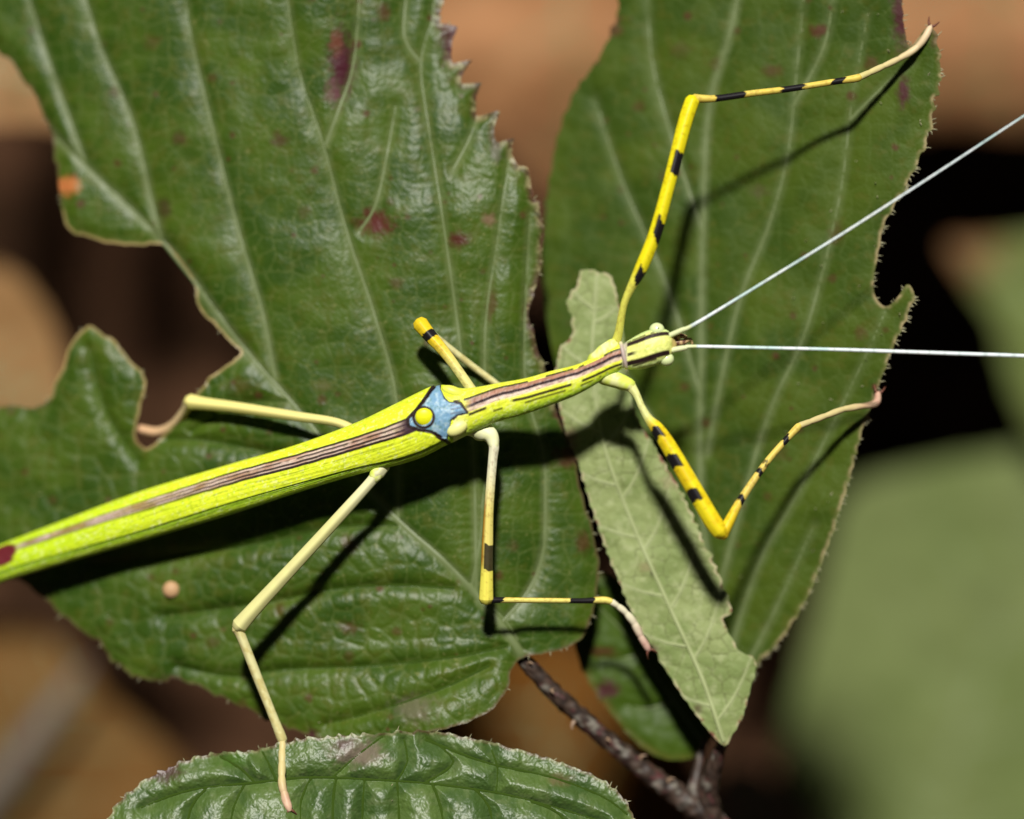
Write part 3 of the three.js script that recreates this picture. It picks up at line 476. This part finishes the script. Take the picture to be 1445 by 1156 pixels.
// ---------------------------------------------------------------- ground far below
{
  const map = bytes(512, 512, (x, y) => mix3([0.025, 0.012, 0.006], [0.075, 0.036, 0.019], step(0.35, 0.75, fbm(x / 24, y / 24, 141, 4))));
  map.wrapS = map.wrapT = THREE.MirroredRepeatWrapping; map.repeat.set(16, 16);
  const g = new THREE.PlaneGeometry(3, 3, 200, 200).rotateX(-Math.PI / 2), p = g.attributes.position;
  for (let i = 0; i < p.count; i++) p.setY(i, 0.008 * (fbm(p.getX(i) * 30, p.getZ(i) * 30, 145) - 0.5));
  g.computeVertexNormals();
  const m = new THREE.Mesh(g, new THREE.MeshPhysicalMaterial({ map, roughness: 0.95, specularIntensity: 0.15 }));
  m.name = 'ground'; m.receiveShadow = true; m.userData = { kind: 'structure', label: 'dark brown blurred forest soil far below the leaves' };
  scene.add(m);
}

// ---------------------------------------------------------------- the stick insect
const BODY = [ // x, top edge, bottom edge, height z of the axis, turn of the back (degrees)
  [-230, 872, 888, -150, -30], [-150, 830, 872, -128, -32], [-60, 795, 848, -108, -36], [0, 771, 823, -92, -36], [77, 741, 799, -70, -30], [194, 697, 765, -34, -24], [329, 656, 725, 10, -27], [418, 630, 696, 36, -22], [504, 598, 670, 60, -14], [560, 571, 657, 73, -9], [590, 556, 648, 79, -8], [612, 546, 638, 83, -8], [625, 543, 631, 85, -8], [640, 546, 624, 88, -10], [656, 548, 616, 90, -12], [680, 545, 605, 93, -17], [700, 541, 596, 95, -22], [740, 534, 585, 97, -26], [780, 523, 571, 99, -26], [815, 514, 557, 100, -24], [845, 500, 540, 101, -18], [862, 490, 530, 102, -12], [874, 486, 523, 102, -8], [880, 485, 519, 102, -7], [886, 481, 521, 102, -6], [903, 471, 521, 103, -5], [915, 466, 519, 103, -5], [930, 464, 514, 103, -5], [942, 466, 509, 102, -5], [949, 474, 500, 101, -5], [953, 481, 493, 100, -5]];
const bx = x => { const z = lerpTable(BODY, x, 3), k = (DIST - z) / DIST; return { cy: 578 + ((lerpTable(BODY, x, 1) + lerpTable(BODY, x, 2)) / 2 - 578) * k, half: (lerpTable(BODY, x, 2) - lerpTable(BODY, x, 1)) / 2 * k, z, turn: lerpTable(BODY, x, 4) * Math.PI / 180, X: 722.5 + (x - 722.5) * k }; };
const inBase = [620, 640, 20], TW = 1500, TH = 640, XA = -230, XB = 953;
const insect = thing('stick_insect', 'slender yellow green stick insect with black banded legs and a blue patch, on leaves', 'stick insect', inBase);
const ringPoint = (x, th, grow) => { const b = bx(x), f = b.turn + th, r = b.half + grow; return [(b.X - inBase[0]) * PX, (inBase[1] - (b.cy + r * Math.sin(f))) * PX, (b.z + r * 0.66 * Math.cos(f) - inBase[2]) * PX]; };
const inside = (poly, x, y) => { let c = false; for (let i = 0, j = poly.length - 1; i < poly.length; j = i++) if ((poly[i][1] > y) !== (poly[j][1] > y) && x < (poly[j][0] - poly[i][0]) * (y - poly[i][1]) / (poly[j][1] - poly[i][1]) + poly[i][0]) c = !c; return c; };
const toPoly = (poly, x, y, closed = true) => { let d = 1e9; for (let i = 0; i < poly.length - (closed ? 0 : 1); i++) { const a = poly[i], b = poly[(i + 1) % poly.length], dx = b[0] - a[0], dy = b[1] - a[1], t = clamp(((x - a[0]) * dx + (y - a[1]) * dy) / (dx * dx + dy * dy)); d = Math.min(d, Math.hypot(x - a[0] - t * dx, y - a[1] - t * dy)); } return d; };
const wingFront = [[540, 640], [552, 617], [574, 601], [590, 608], [612, 611], [625, 619], [637, 628], [640, 650]];
const patchLeft = [[614, 530], [613, 546], [606, 556], [597, 569], [588, 580], [577, 591], [577, 601], [592, 606], [610, 609], [623, 617], [634, 625], [640, 640]];
const patchRight = [[640, 640], [632, 618], [635, 606], [637, 594], [646, 586], [660, 583], [655, 576], [650, 569], [634, 567], [628, 561], [623, 551], [622, 543], [626, 530]];
const patch = [...patchLeft, ...patchRight];
const YELLOW = [0.77, 0.88, 0.035], LIME = [0.6, 0.8, 0.04], GREEN = [0.36, 0.57, 0.03], PALE = [0.7, 0.8, 0.42], PINK = [0.52, 0.3, 0.21], DARK = [0.025, 0.012, 0.012], BLUE = [0.2, 0.38, 0.54];
const wingEnd = a => mix(578, a < 0 ? 613 : 636, Math.pow(clamp(Math.abs(a) / 1.05), 1.15));
function bodyColour(x, th) {
  const b = bx(x), y = b.cy + b.half * Math.sin(b.turn + th), o = b.half * th, d = Math.abs(th) * 180 / Math.PI, n = fbm(x / 22, o / 8, 151), w = 1.2 * (fbm(x / 12, 3, 152) - 0.5);
  let c;
  const line = (at, wide, k) => { c = mix3(c, DARK, k * (1 - step(wide * 0.5, wide * 1.05, Math.abs(o - at + w)))); };
  if (x < 640 && !(inside(patch, x, y) && d < 100)) {
    if (x > wingEnd(th) + 2) c = mix3(YELLOW, [0.8, 0.78, 0.5], 0.3);
    c = mix3([0.52, 0.72, 0.015], YELLOW, step(60, 420, x + 120 * n));
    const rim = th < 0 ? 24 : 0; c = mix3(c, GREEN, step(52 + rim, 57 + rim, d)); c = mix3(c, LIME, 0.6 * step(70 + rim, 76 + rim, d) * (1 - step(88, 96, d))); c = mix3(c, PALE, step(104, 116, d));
    const band = mix(4.6, 7.8, step(10, 330, x)) * mix(1, 1.2, step(520, 575, x)) * (1 + 0.12 * (fbm(x / 20, 4, 164) - 0.5));
    c = mix3(c, mix3(mix3([0.5, 0.36, 0.12], PINK, step(120, 420, x)), [0.7, 0.53, 0.44], step(0.3, 0.65, n)), step(8, 40, x) * (1 - step(band - 1.5, band, Math.abs(o))));
    const s = mix(0.5, 1, step(120, 380, x)) * step(8, 40, x);
    line(-band, 2.1, 0.95 * s); line(band, 2.3, s); line(-band * 0.3, 1.8, 0.85 * s * step(0.25, 0.4, fbm(x / 30, 6, 165))); line(band * 0.4, 2.0, 0.95 * s);
    line(band + 7 + 2 * n, 1.6, 0.35 * s * step(0.5, 0.6, fbm(x / 26, 9, 166)));
    c = mix3(c, [0.05, 0.025, 0.035], step(556, 576, x) * (1 - step(9, 12, Math.abs(o))));
    if (d < 66) c = mix3(c, [0.13, 0.014, 0.02], (1 - step(0.75, 1.1, Math.hypot((x - 6) / 22, (th * b.half - 4) / 17) + 0.5 * (n - 0.5))));
    if (x < -2) c = mix3(c, [0.62, 0.75, 0.05], 0.8);
    c = mix3(c, [0.95, 0.95, 0.5], 0.25 * step(0.4, 0.6, c[1]) * step(0.62, 0.8, fbm(x / 6, o / 4, 153)));
    if (d < 100) c = mix3(c, DARK, 1 - step(1.9, 3.2, toPoly(patchLeft, x, y, false)));
  } else if (x < 668 && inside(patch, x, y) && d < 100) {
    c = mix3(BLUE, [0.4, 0.56, 0.66], step(0.45, 0.75, fbm(x / 6, y / 6, 154)));
    c = mix3(c, [0.16, 0.33, 0.55], 0.6 * step(0.5, 0.7, fbm(x / 4, y / 9, 155)));
    c = mix3(c, DARK, 1 - step(1.6, 3.4, toPoly(patchLeft, x, y, false) + 2.4 * (fbm(x / 4, y / 4, 206) - 0.4)));
    c = mix3(c, DARK, 1 - step(0.9, 2.4, toPoly(patchRight, x, y, false) + 2.4 * (fbm(x / 4, y / 4, 207) - 0.45)));
    const s = Math.hypot(x - 598.6, y - 589); c = mix3(c, DARK, step(11, 13, s) * (1 - step(15, 17, s)) * step(578, 584, x - (y - 589) * 0.3 + 4));
    if (x > 636) c = mix3(c, [0.1, 0.09, 0.14], 0.6 * (1 - step(0.6, 1.8, Math.abs(((o + 40) % 6) - 3))));
  } else if (x < 877) {
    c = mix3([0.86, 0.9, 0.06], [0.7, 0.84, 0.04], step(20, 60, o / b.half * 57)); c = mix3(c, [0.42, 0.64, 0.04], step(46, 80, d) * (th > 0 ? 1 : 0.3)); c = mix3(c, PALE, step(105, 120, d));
    if (x < 670) c = mix3(c, [0.9, 0.85, 0.5], 0.7 * (1 - step(0, 26, x - 640)) * step(0.2, 0.5, th));
    const k = step(648, 668, x), up = -mix(11.5, 9, step(660, 850, x)), dn = mix(8, 6.5, step(660, 850, x));
    c = mix3(c, mix3(mix3([0.42, 0.2, 0.13], [0.72, 0.54, 0.44], step(-2, 2, o)), [0.3, 0.15, 0.12], 0.7 * step(0.5, 0.75, fbm(x / 11, o / 4, 156))), k * step(up, up + 2, o) * (1 - step(dn - 1, dn + 2, o)));
    c = mix3(c, [0.03, 0.01, 0.015], k * (1 - step(1.2, 2.8 + 1.6 * fbm(x / 5, 1, 157), Math.abs(o + 2 * w))));
    line(up - 0.5, 2.6, 0.95 * step(0.32, 0.42, fbm(x / 16, 7, 158))); line(dn + 4 + 3 * step(690, 760, x), 2.6, 0.95 * step(0.42, 0.5, fbm(x / 24, 8, 159)));
    line(dn + 13, 2.2, 0.75 * step(0.5, 0.55, fbm(x / 18, 9, 160)));
    if (d < 100 && x < 668) c = mix3(c, DARK, 1 - step(0.9, 2.4, toPoly(patchRight, x, y, false) + 2.4 * (fbm(x / 4, y / 4, 207) - 0.45)));
    c = mix3(c, [0.95, 0.93, 0.4], 0.35 * step(0.4, 0.6, c[1]) * step(0.6, 0.8, fbm(x / 5, o / 4, 161)));
  } else {
    c = mix3([0.85, 0.86, 0.2], [0.78, 0.84, 0.3], n); c = mix3(c, [0.66, 0.8, 0.3], step(40, 60, d)); c = mix3(c, PALE, step(90, 110, d));
    const u = step(884, 945, x), a1 = mix(-14, -17, u), a2 = mix(15.5, 12.5, u);
    if (x > 884 && x < 944) { line(a1, 5.2, 1); line(a2 + 2 * Math.sin(u * 3), 5.6, 1); }
    if (x > 885 && x < 926) { line(a1 - 6, 2, 0.8 * step(0.42, 0.5, noise(x / 3, 1, 162))); line(a2 + 7, 2.3, 0.9 * step(0.35, 0.45, noise(x / 7, 2, 163))); line(2, 3, 0.95 * (1 - step(890, 902, x))); }
    c = mix3(c, [0.45, 0.38, 0.36], (1 - step(883, 886, x)) * step(876, 879, x) * 0.85);
    c = mix3(c, [0.62, 0.42, 0.16], 0.8 * step(945, 950, x));
  }
  return c;
}
const skin = (x, th) => speck(bodyColour(x, th), x, th * bx(x).half);
const speck = (c, x, o) => { const n = fbm(x / 3.2, o / 3.2, 167, 2), m = fbm(x / 16, o / 9, 168); return mix3(mix3(c, [c[0] * 0.72, c[1] * 0.78, c[2] * 0.6], 0.75 * step(0.56, 0.8, n) + 0.35 * step(0.5, 0.8, m)), [0.93, 0.93, 0.6], 0.3 * step(0.4, 0.6, c[1]) * step(0.66, 0.82, fbm(x / 4, o / 4, 169, 2))); };
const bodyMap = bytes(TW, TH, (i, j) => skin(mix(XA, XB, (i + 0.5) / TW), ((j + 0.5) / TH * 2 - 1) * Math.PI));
bodyMap.wrapT = THREE.RepeatWrapping;
const chitinBump = bytes(TW, TH / 2, (i, j) => {   // relief of the cuticle: lengthwise wing veins, pits, seams round the blue plate, wrinkles on the thorax
  const x = mix(XA, XB, (i + 0.5) / TW), th = ((j + 0.5) / TH * 4 - 1) * Math.PI, b = bx(x), o = b.half * th, y = b.cy + b.half * Math.sin(b.turn + th);
  let h = 0.25 * fbm(x / 4, o / 4, 201, 2) + 0.2 * fbm(x / 14, o / 10, 203, 2);
  if (x < 600) h += 0.35 * fbm(x / 70, o / 1.6, 202, 2) ;
  else { h += 0.3 * fbm(x / 3.5, o / 12, 204, 2) + 0.12 * Math.exp(-((Math.abs(o) - 11) ** 2) / 6); if (x < 672 && Math.abs(th) < 1.8) h -= 0.4 * (1 - step(0, 3, Math.min(toPoly(patchLeft, x, y, false), toPoly(patchRight, x, y, false)))) - (inside(patch, x, y) ? 0.25 * fbm(x / 7, y / 7, 205) : 0.1); }
  if (x > 672 && x < 877) h -= 0.3 * (1 - step(0, 1.6, Math.abs(o)));
  return h;
}, false);
chitinBump.wrapT = THREE.RepeatWrapping;
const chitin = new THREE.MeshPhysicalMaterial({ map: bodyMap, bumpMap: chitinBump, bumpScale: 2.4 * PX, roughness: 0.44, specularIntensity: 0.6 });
const shell = (xs, t0, t1, nt, grow) => {
  const pos = [], uv = [], idx = [];
  xs.forEach((xf, i) => { for (let k = 0; k <= nt; k++) { const th = mix(t0, t1, k / nt), x = typeof xf === 'function' ? xf(th) : xf; pos.push(...ringPoint(x, th, grow)); uv.push((x - XA) / (XB - XA), th / Math.PI / 2 + 0.5); } });
  for (let i = 0; i < xs.length - 1; i++) for (let k = 0; k < nt; k++) { const a = i * (nt + 1) + k, b = a + nt + 1; idx.push(a, a + 1, b, b, a + 1, b + 1); }
  return { pos, uv, idx };
};
{
  const xs = []; for (let x = XA; x < XB; x += x > 600 ? 3 : 6) xs.push(x); xs.push(XB);
  const s = shell(xs, -Math.PI, Math.PI, 64, 0), n = xs.length, N = 65;
  for (const [r, flip] of [[0, false], [n - 1, true]]) {
    const b = bx(xs[r]), c = s.pos.length / 3; s.pos.push((b.X - inBase[0] + (flip ? 3 : -3)) * PX, (inBase[1] - b.cy) * PX, (b.z - inBase[2]) * PX); s.uv.push(flip ? 1 : 0, 0.5);
    for (let k = 0; k < 64; k++) flip ? s.idx.push(r * N + k, r * N + k + 1, c) : s.idx.push(r * N + k + 1, r * N + k, c);
  }
  const g = geometry(s.pos, s.idx, s.uv), nor = g.attributes.normal, p = new THREE.Vector3(), q = new THREE.Vector3();
  for (let i = 0; i < n; i++) { const a = i * N, b = a + 64; p.fromBufferAttribute(nor, a); q.fromBufferAttribute(nor, b); p.add(q).normalize(); nor.setXYZ(a, p.x, p.y, p.z); nor.setXYZ(b, p.x, p.y, p.z); }
  part('body', g, chitin, insect);
}
for (const [t0, t1] of [[-1.34, -0.004], [0.004, 0.96]]) {   // folded hind wings, one on each side of the back
  const xs = []; for (let k = 0; k <= 110; k++) { const f = k / 110; xs.push(th => mix(2 - 10 * Math.cos(th * 1.4), wingEnd(th), f)); }
  const A = shell(xs, t0, t1, 22, 2.4), B = shell(xs, t0, t1, 22, 0.6), n = A.pos.length / 3, pos = [...A.pos, ...B.pos], uv = [...A.uv, ...B.uv], idx = [...A.idx];
  for (let i = 0; i < B.idx.length; i += 3) idx.push(B.idx[i] + n, B.idx[i + 2] + n, B.idx[i + 1] + n);
  const sp = [], su = [], si = [], quad = (a, b) => { const m = sp.length / 3; for (const k of [a, b, b + n, a + n]) { sp.push(...pos.slice(k * 3, k * 3 + 3)); su.push(uv[k * 2], uv[k * 2 + 1]); } si.push(m, m + 1, m + 2, m, m + 2, m + 3); };
  for (let k = 0; k < 22; k++) { quad(110 * 23 + k + 1, 110 * 23 + k); quad(k, k + 1); }
  for (let i = 0; i < 110; i++) { quad(i * 23 + 23, i * 23); quad(i * 23 + 22, i * 23 + 45); }
  part('folded_wing', mergeGeometries([geometry(pos, idx, uv), geometry(sp, si, su)]), chitin, insect);
}
const plainMat = (r, g, b, rough = 0.45) => new THREE.MeshStandardMaterial({ color: new THREE.Color().setRGB(r, g, b), roughness: rough });
const place = (m, px, py, z) => { const [x, y] = flatten(px, py, z); m.position.set((x - inBase[0]) * PX, (inBase[1] - y) * PX, (z - inBase[2]) * PX); return m; };
{ // raised round spot, shoulder bumps, eyes
  const b = bx(598.6), a = Math.asin((589 - 597) / b.half);
  const spot = place(part('back_spot', lathe([[0, 4], [5, 3.6], [9.5, 2.2], [12, 0.3], [12.6, -2]], 28).rotateX(Math.PI / 2), plainMat(0.86, 0.88, 0.01), insect), 598.6, 589, b.z + b.half * 0.66 * Math.cos(a) + 1);
  spot.rotation.x = -a;
  const bump = (px, py, z, sx, sy, sz, rot, mat, name) => { const m = place(part(name, new THREE.SphereGeometry(PX, 28, 20).scale(sx, sy, sz), mat, insect), px, py, z); m.rotation.z = rot; return m; };
  const cream = plainMat(0.86, 0.84, 0.3);
  bump(645, 604, 106, 16, 10.5, 9, 0.55, cream, 'shoulder');
  bump(639, 553, 100, 16, 8, 8, -0.35, plainMat(0.84, 0.88, 0.1), 'shoulder');
  const eye = new THREE.MeshPhysicalMaterial({ color: new THREE.Color().setRGB(0.74, 0.85, 0.42), roughness: 0.35, clearcoat: 0.6, clearcoatRoughness: 0.2 }), pupil = plainMat(0.01, 0.01, 0.01, 0.3);
  for (const [x, y, z, p] of [[927, 465.5, 104, [1.5, 2, 9]], [940.5, 507, 103, [-2, 2.6, 8.8]]]) {
    const e = bump(x, y, z, 10.6, 9.8, 10, 0, eye, 'eye');
    const q = part('pupil', new THREE.SphereGeometry(1.3 * PX, 10, 8), pupil, e); q.position.set(p[0] * PX, p[1] * PX, p[2] * PX);
  }
}
const P = rows => rows.map(([x, y, z, r]) => [...flatten(x, y, z), z, r]);
const limbMat = new THREE.MeshPhysicalMaterial({ vertexColors: true, roughness: 0.45, specularIntensity: 0.5 });
// antennae: rows of short white rings
for (const rows of [[[946, 473, 108, 3.8], [962, 466, 112, 3.6], [985, 455, 118, 2.6], [1090, 391, 138, 1.9], [1200, 323, 150, 1.7], [1330, 239, 150, 1.5], [1460, 154, 140, 1.3], [1640, 40, 120, 1.2]], [[949, 494, 107, 4], [966, 491, 110, 3.8], [980, 489, 112, 2.5], [1080, 491, 118, 2.3], [1200, 494, 122, 2.5], [1330, 498.5, 124, 2.7], [1460, 503, 122, 2.6], [1640, 512, 118, 1.6]]])
  part('antenna', tube(P(rows), inBase, { gap: 3, sides: 8, colour: (t, a, s) => { const k = noise(s / 9, 2, 171); let c = mix3([0.72, 0.84, 0.86], [0.88, 0.92, 0.93], k); c = mix3(c, [0.35, 0.6, 0.58], 0.5 * step(0.55, 0.8, noise(s / 34, 5, 172))); return s < 34 ? [0.7, 0.76, 0.42] : (s + 9 * noise(s / 20, 8, 174)) % 19 < 3 ? mix3(c, [0.3, 0.34, 0.3], 0.35) : c; } }), limbMat, insect);
for (const r of [[[950, 480, 96, 4.5], [960, 474, 96, 3.6], [968, 476, 92, 2.6]], [[952, 484, 94, 5], [964, 483, 94, 4], [974, 479, 90, 2.6], [977, 486, 86, 2]], [[951, 489, 94, 4], [962, 487, 92, 3], [970, 488, 88, 2.2]]])
  part('mouthpart', tube(P(r), inBase, { gap: 3, sides: 10, colour: (t, a, s) => mix3([0.6, 0.42, 0.2], [0.12, 0.05, 0.03], step(0.5, 0.7, noise(s / 4, a, 173))) }), limbMat, insect);
part('collar', tube(P(Array.from({ length: 13 }, (_, k) => { const a = (k / 12 - 0.5) * 2.7, b = bx(881); return [881 + 4 * Math.sin(a) - 1, (lerpTable(BODY, 881, 1) + lerpTable(BODY, 881, 2)) / 2 + (b.half + 1) * Math.sin(a), b.z + (b.half * 0.66 + 1) * Math.cos(a), 2.8]; })), inBase, { gap: 3, sides: 8, colour: (t, a) => mix3([0.5, 0.4, 0.36], [0.78, 0.74, 0.4], step(0.25, 0.5, Math.abs(t - 0.5))) }), limbMat, insect);

// legs: coxa and femur in the leg, tibia and tarsus as its pieces
const BLACK = [0.012, 0.01, 0.012];
const banded = (base, bands, half = false) => (t, a, s) => { let c = typeof base === 'function' ? base(t, a, s) : base; c = mix3(c, [c[0] * 0.6, c[1] * 0.5, c[2] * 0.5], 0.6 * step(0.55, 0.8, fbm(s / 4, a * 2, 193, 2)) + 0.3 * step(0.7, 1, Math.cos(4 * a))); for (const [p, q, k = 1] of bands) { const w = 0.01 * Math.sin(a * 2) + 0.03 * (noise(a * 1.6, p * 40, 191) - 0.5) + 0.012 * (noise(a * 5, s / 3, 192) - 0.5); if (t > p + w && t < q + w && (!half || Math.cos(a) * (half === true ? 1 : half) > -0.45)) c = mix3(c, BLACK, k); } return c; };
function leg(femur, tibia, tarsus, cf, ct, cs, extra = []) {
  const o = inBase, l = part('leg', mergeGeometries([tube(P(femur), o, { gap: 1.5, sides: 24, colour: cf, ridge: 0.07 }), ...extra.map(e => tube(P(e[0]), o, { gap: 3, sides: 14, colour: e[1], rough: 0.1 }))]), limbMat, insect);
  part('tibia', tube(P(tibia), o, { gap: 1.5, sides: 20, colour: ct, ridge: 0.05 }), limbMat, l);
  if (tarsus) {
    part('tarsus', tube(P(tarsus), o, { gap: 1.5, sides: 10, colour: cs, rough: 0.08, joints: 5 }), limbMat, l);
    const e = tarsus[tarsus.length - 1], p = tarsus[tarsus.length - 2], d = Math.hypot(e[0] - p[0], e[1] - p[1]) || 1, ux = (e[0] - p[0]) / d, uy = (e[1] - p[1]) / d;
    for (const s of [-1, 1]) part('claw', tube(P([[e[0], e[1], e[2], 2.2], [e[0] + ux * 5 - s * uy * 5, e[1] + uy * 5 + s * ux * 5, e[2] + 1, 1.6], [e[0] + ux * 12 - s * uy * 8, e[1] + uy * 12 + s * ux * 8, e[2] - 6, 0.7]]), o, { gap: 2, sides: 6, colour: () => [0.16, 0.06, 0.04] }), limbMat, l);
  }
  return l;
}
const golden = (t, a, s) => mix3([0.86, 0.72, 0.015], [0.8, 0.58, 0.012], step(0.35, 0.7, fbm(s / 14, a, 181)));
const bright = (t, a, s) => mix3([0.75, 0.74, 0.12], mix3([0.9, 0.82, 0.012], [0.84, 0.7, 0.012], fbm(s / 14, a, 182)), step(0.22, 0.34, t));
const straw = (t, a, s) => mix3([0.72, 0.68, 0.34], [0.58, 0.5, 0.2], step(0.3, 0.75, fbm(s / 8, a * 1.2, 183)));
const foot = (t, a, s) => mix3([0.62, 0.52, 0.24], mix3([0.7, 0.5, 0.34], [0.5, 0.24, 0.18], fbm(s / 6, a, 184)), step(0.5, 0.95, t));
const limeCoxa = (t, a, s) => mix3([0.7, 0.82, 0.12], [0.85, 0.86, 0.4], step(0.4, 0.7, fbm(s / 5, a, 185)));
// upper front leg
leg([[868, 486, 98, 7], [873, 470, 104, 5.5], [880, 432, 116, 4.6], [890, 407, 122, 5.6], [905, 378, 126, 8.4], [925, 328, 129, 8.6], [945, 256, 127, 8.4], [966, 175, 118, 9.4], [977, 142, 112, 9.6]],
  [[980, 139, 111, 6], [1010, 139, 106, 4.6], [1060, 132, 98, 4.4], [1110, 126, 90, 4.2], [1180, 115, 78, 4.2], [1206, 111, 73, 5.2], [1213, 109, 71, 5]], [[1213, 109, 71, 4.6], [1250, 92, 48, 4.2], [1276, 79, 32, 4.4], [1295, 66, 28, 4.8], [1307, 50, 28, 4.8], [1313, 38, 26, 4]],
  banded(bright, [[0.272, 0.33], [0.445, 0.525], [0.7, 0.79]], -1), banded((t, a, s) => mix3([0.8, 0.58, 0.08], [0.74, 0.62, 0.14], fbm(s / 10, a, 186)), [[0.12, 0.3], [0.52, 0.66], [0.83, 0.905]]), (t, a, s) => mix3([0.62, 0.55, 0.22], [0.72, 0.55, 0.36], t),
  [[[[836, 508, 98, 8], [852, 497, 99, 11], [866, 486, 100, 9]], limeCoxa]]);
// lower front leg
leg([[888, 543, 98, 8], [898, 557, 104, 5], [906, 575, 110, 4.6], [916, 592, 116, 6], [928, 606, 120, 9], [945, 632, 124, 10.5], [975, 683, 130, 11], [1004, 733, 133, 11.5], [1017, 751, 133, 11]],
  [[1019, 755, 132, 8], [1028, 738, 128, 7], [1046, 705, 116, 5.4], [1080, 655, 98, 4.6], [1110, 620, 84, 4.4], [1124, 605, 77, 5], [1128, 601, 75, 4.6]], [[1128, 601, 75, 4.4], [1160, 589, 54, 4.2], [1190, 578, 36, 4.4], [1218, 573, 18, 4.2], [1236, 569, 6, 4.8], [1239, 556, 4, 5]],
  banded((t, a, s) => mix3([0.75, 0.78, 0.3], golden(t, a, s), step(0.2, 0.3, t)), [[0.3, 0.37], [0.485, 0.57], [0.72, 0.795]], -1), banded((t, a, s) => mix3([0.85, 0.62, 0.02], [0.74, 0.58, 0.12], step(0.1, 0.4, t)), [[0.27, 0.325], [0.515, 0.56], [0.6, 0.635, 0.75], [0.82, 0.885]]), foot,
  [[[[838, 524, 92, 13], [858, 532, 96, 12], [874, 538, 98, 11], [889, 543, 99, 9]], limeCoxa]]);
// lower middle leg
leg([[693, 616, 86, 7.4], [697, 630, 89, 6.8], [695, 652, 88, 6], [690, 715, 86, 6.2], [688, 765, 80, 7.4], [687, 810, 76, 8.2], [686, 846, 72, 9.6]],
  [[690, 848, 70, 5], [702, 847, 68, 4], [760, 847.5, 52, 3.6], [820, 848, 36, 3.6], [850, 847, 28, 5], [862, 849, 25, 4.6]], [[862, 849, 25, 4.4], [880, 862, 18, 4.6], [895, 880, 12, 5.4], [905, 900, 8, 5], [915, 916, 6, 5]],
  banded((t, a, s) => mix3([0.82, 0.8, 0.56], mix3(mix3([0.85, 0.74, 0.2], [0.45, 0.24, 0.03], step(0.55, 0.85, Math.cos(a) * -1) * step(0.3, 0.45, t)), [0.88, 0.8, 0.12], step(0.75, 0.85, t)), step(0.15, 0.5, t)), [[0.66, 0.82, 0.94]], 0.8), banded((t, a, s) => Math.abs(Math.sin(a)) < 0.5 ? [0.6, 0.42, 0.06] : [0.82, 0.72, 0.18], [[0, 0.11], [0.66, 0.86]]), (t, a, s) => mix3([0.75, 0.7, 0.5], mix3([0.72, 0.56, 0.42], [0.42, 0.18, 0.16], fbm(s / 5, a, 187)), step(0.3, 0.95, t)),
  [[[[662, 600, 78, 14], [676, 606, 80, 14.5], [689, 612, 84, 12.5], [695, 620, 87, 9.5], [697, 630, 89, 7]], (t, a, s) => mix3([0.82, 0.84, 0.4], [0.86, 0.85, 0.6], fbm(s / 5, a, 188))]]);
// upper middle leg, knee out to the left and shin running back under the body
leg([[672, 560, 78, 7], [650, 528, 74, 6.5], [628, 498, 66, 7.2], [606, 473, 58, 9], [593, 457, 54, 10.5]],
  [[594, 458, 50, 8], [612, 474, 38, 5.5], [660, 512, 12, 4.8], [700, 542, 0, 4.6], [720, 560, -2, 4]], null,
  banded((t, a, s) => mix3([0.74, 0.7, 0.26], [0.86, 0.62, 0.02], step(0.25, 0.8, t)), [[0.79, 0.88]]), straw, null);
// upper hind leg
leg([[520, 622, 40, 8], [480, 598, 26, 6], [420, 588, 6, 6.6], [340, 576, -22, 7.4], [290, 570, -40, 8.5], [268, 567, -48, 10.5]],
  [[266, 569, -50, 7.5], [259, 582, -66, 6.5], [243, 601, -90, 6.8], [222, 610, -106, 7], [198, 606, -112, 6.5]], null, (t, a, s) => mix3([0.74, 0.66, 0.26], [0.8, 0.72, 0.24], t), (t, a, s) => mix3([0.62, 0.5, 0.26], [0.6, 0.36, 0.2], t), null);
// lower hind leg
leg([[542, 656, 66, 9], [532, 668, 68, 9.5], [524, 679, 68, 7], [480, 728, 66, 7.6], [410, 804, 60, 8.4], [360, 858, 54, 9.6], [338, 883, 50, 11]],
  [[335, 887, 48, 8], [341, 900, 47, 6.6], [362, 953, 42, 6.4], [384, 1008, 38, 6], [396, 1038, 36, 6.8], [399, 1046, 35, 6]], [[399, 1046, 35, 5.6], [398, 1075, 52, 5.2], [398, 1105, 68, 5.4], [402, 1124, 74, 5.8], [408, 1142, 80, 5]],
  (t, a, s) => mix3([0.76, 0.74, 0.44], mix3([0.74, 0.72, 0.3], [0.66, 0.62, 0.28], fbm(s / 12, a, 189)), step(0.1, 0.4, t)), straw, foot,
  [[[[545, 650, 66, 7], [534, 664, 68, 9.6], [529, 674, 68, 8.6]], limeCoxa]]);

renderer.render(scene, camera);
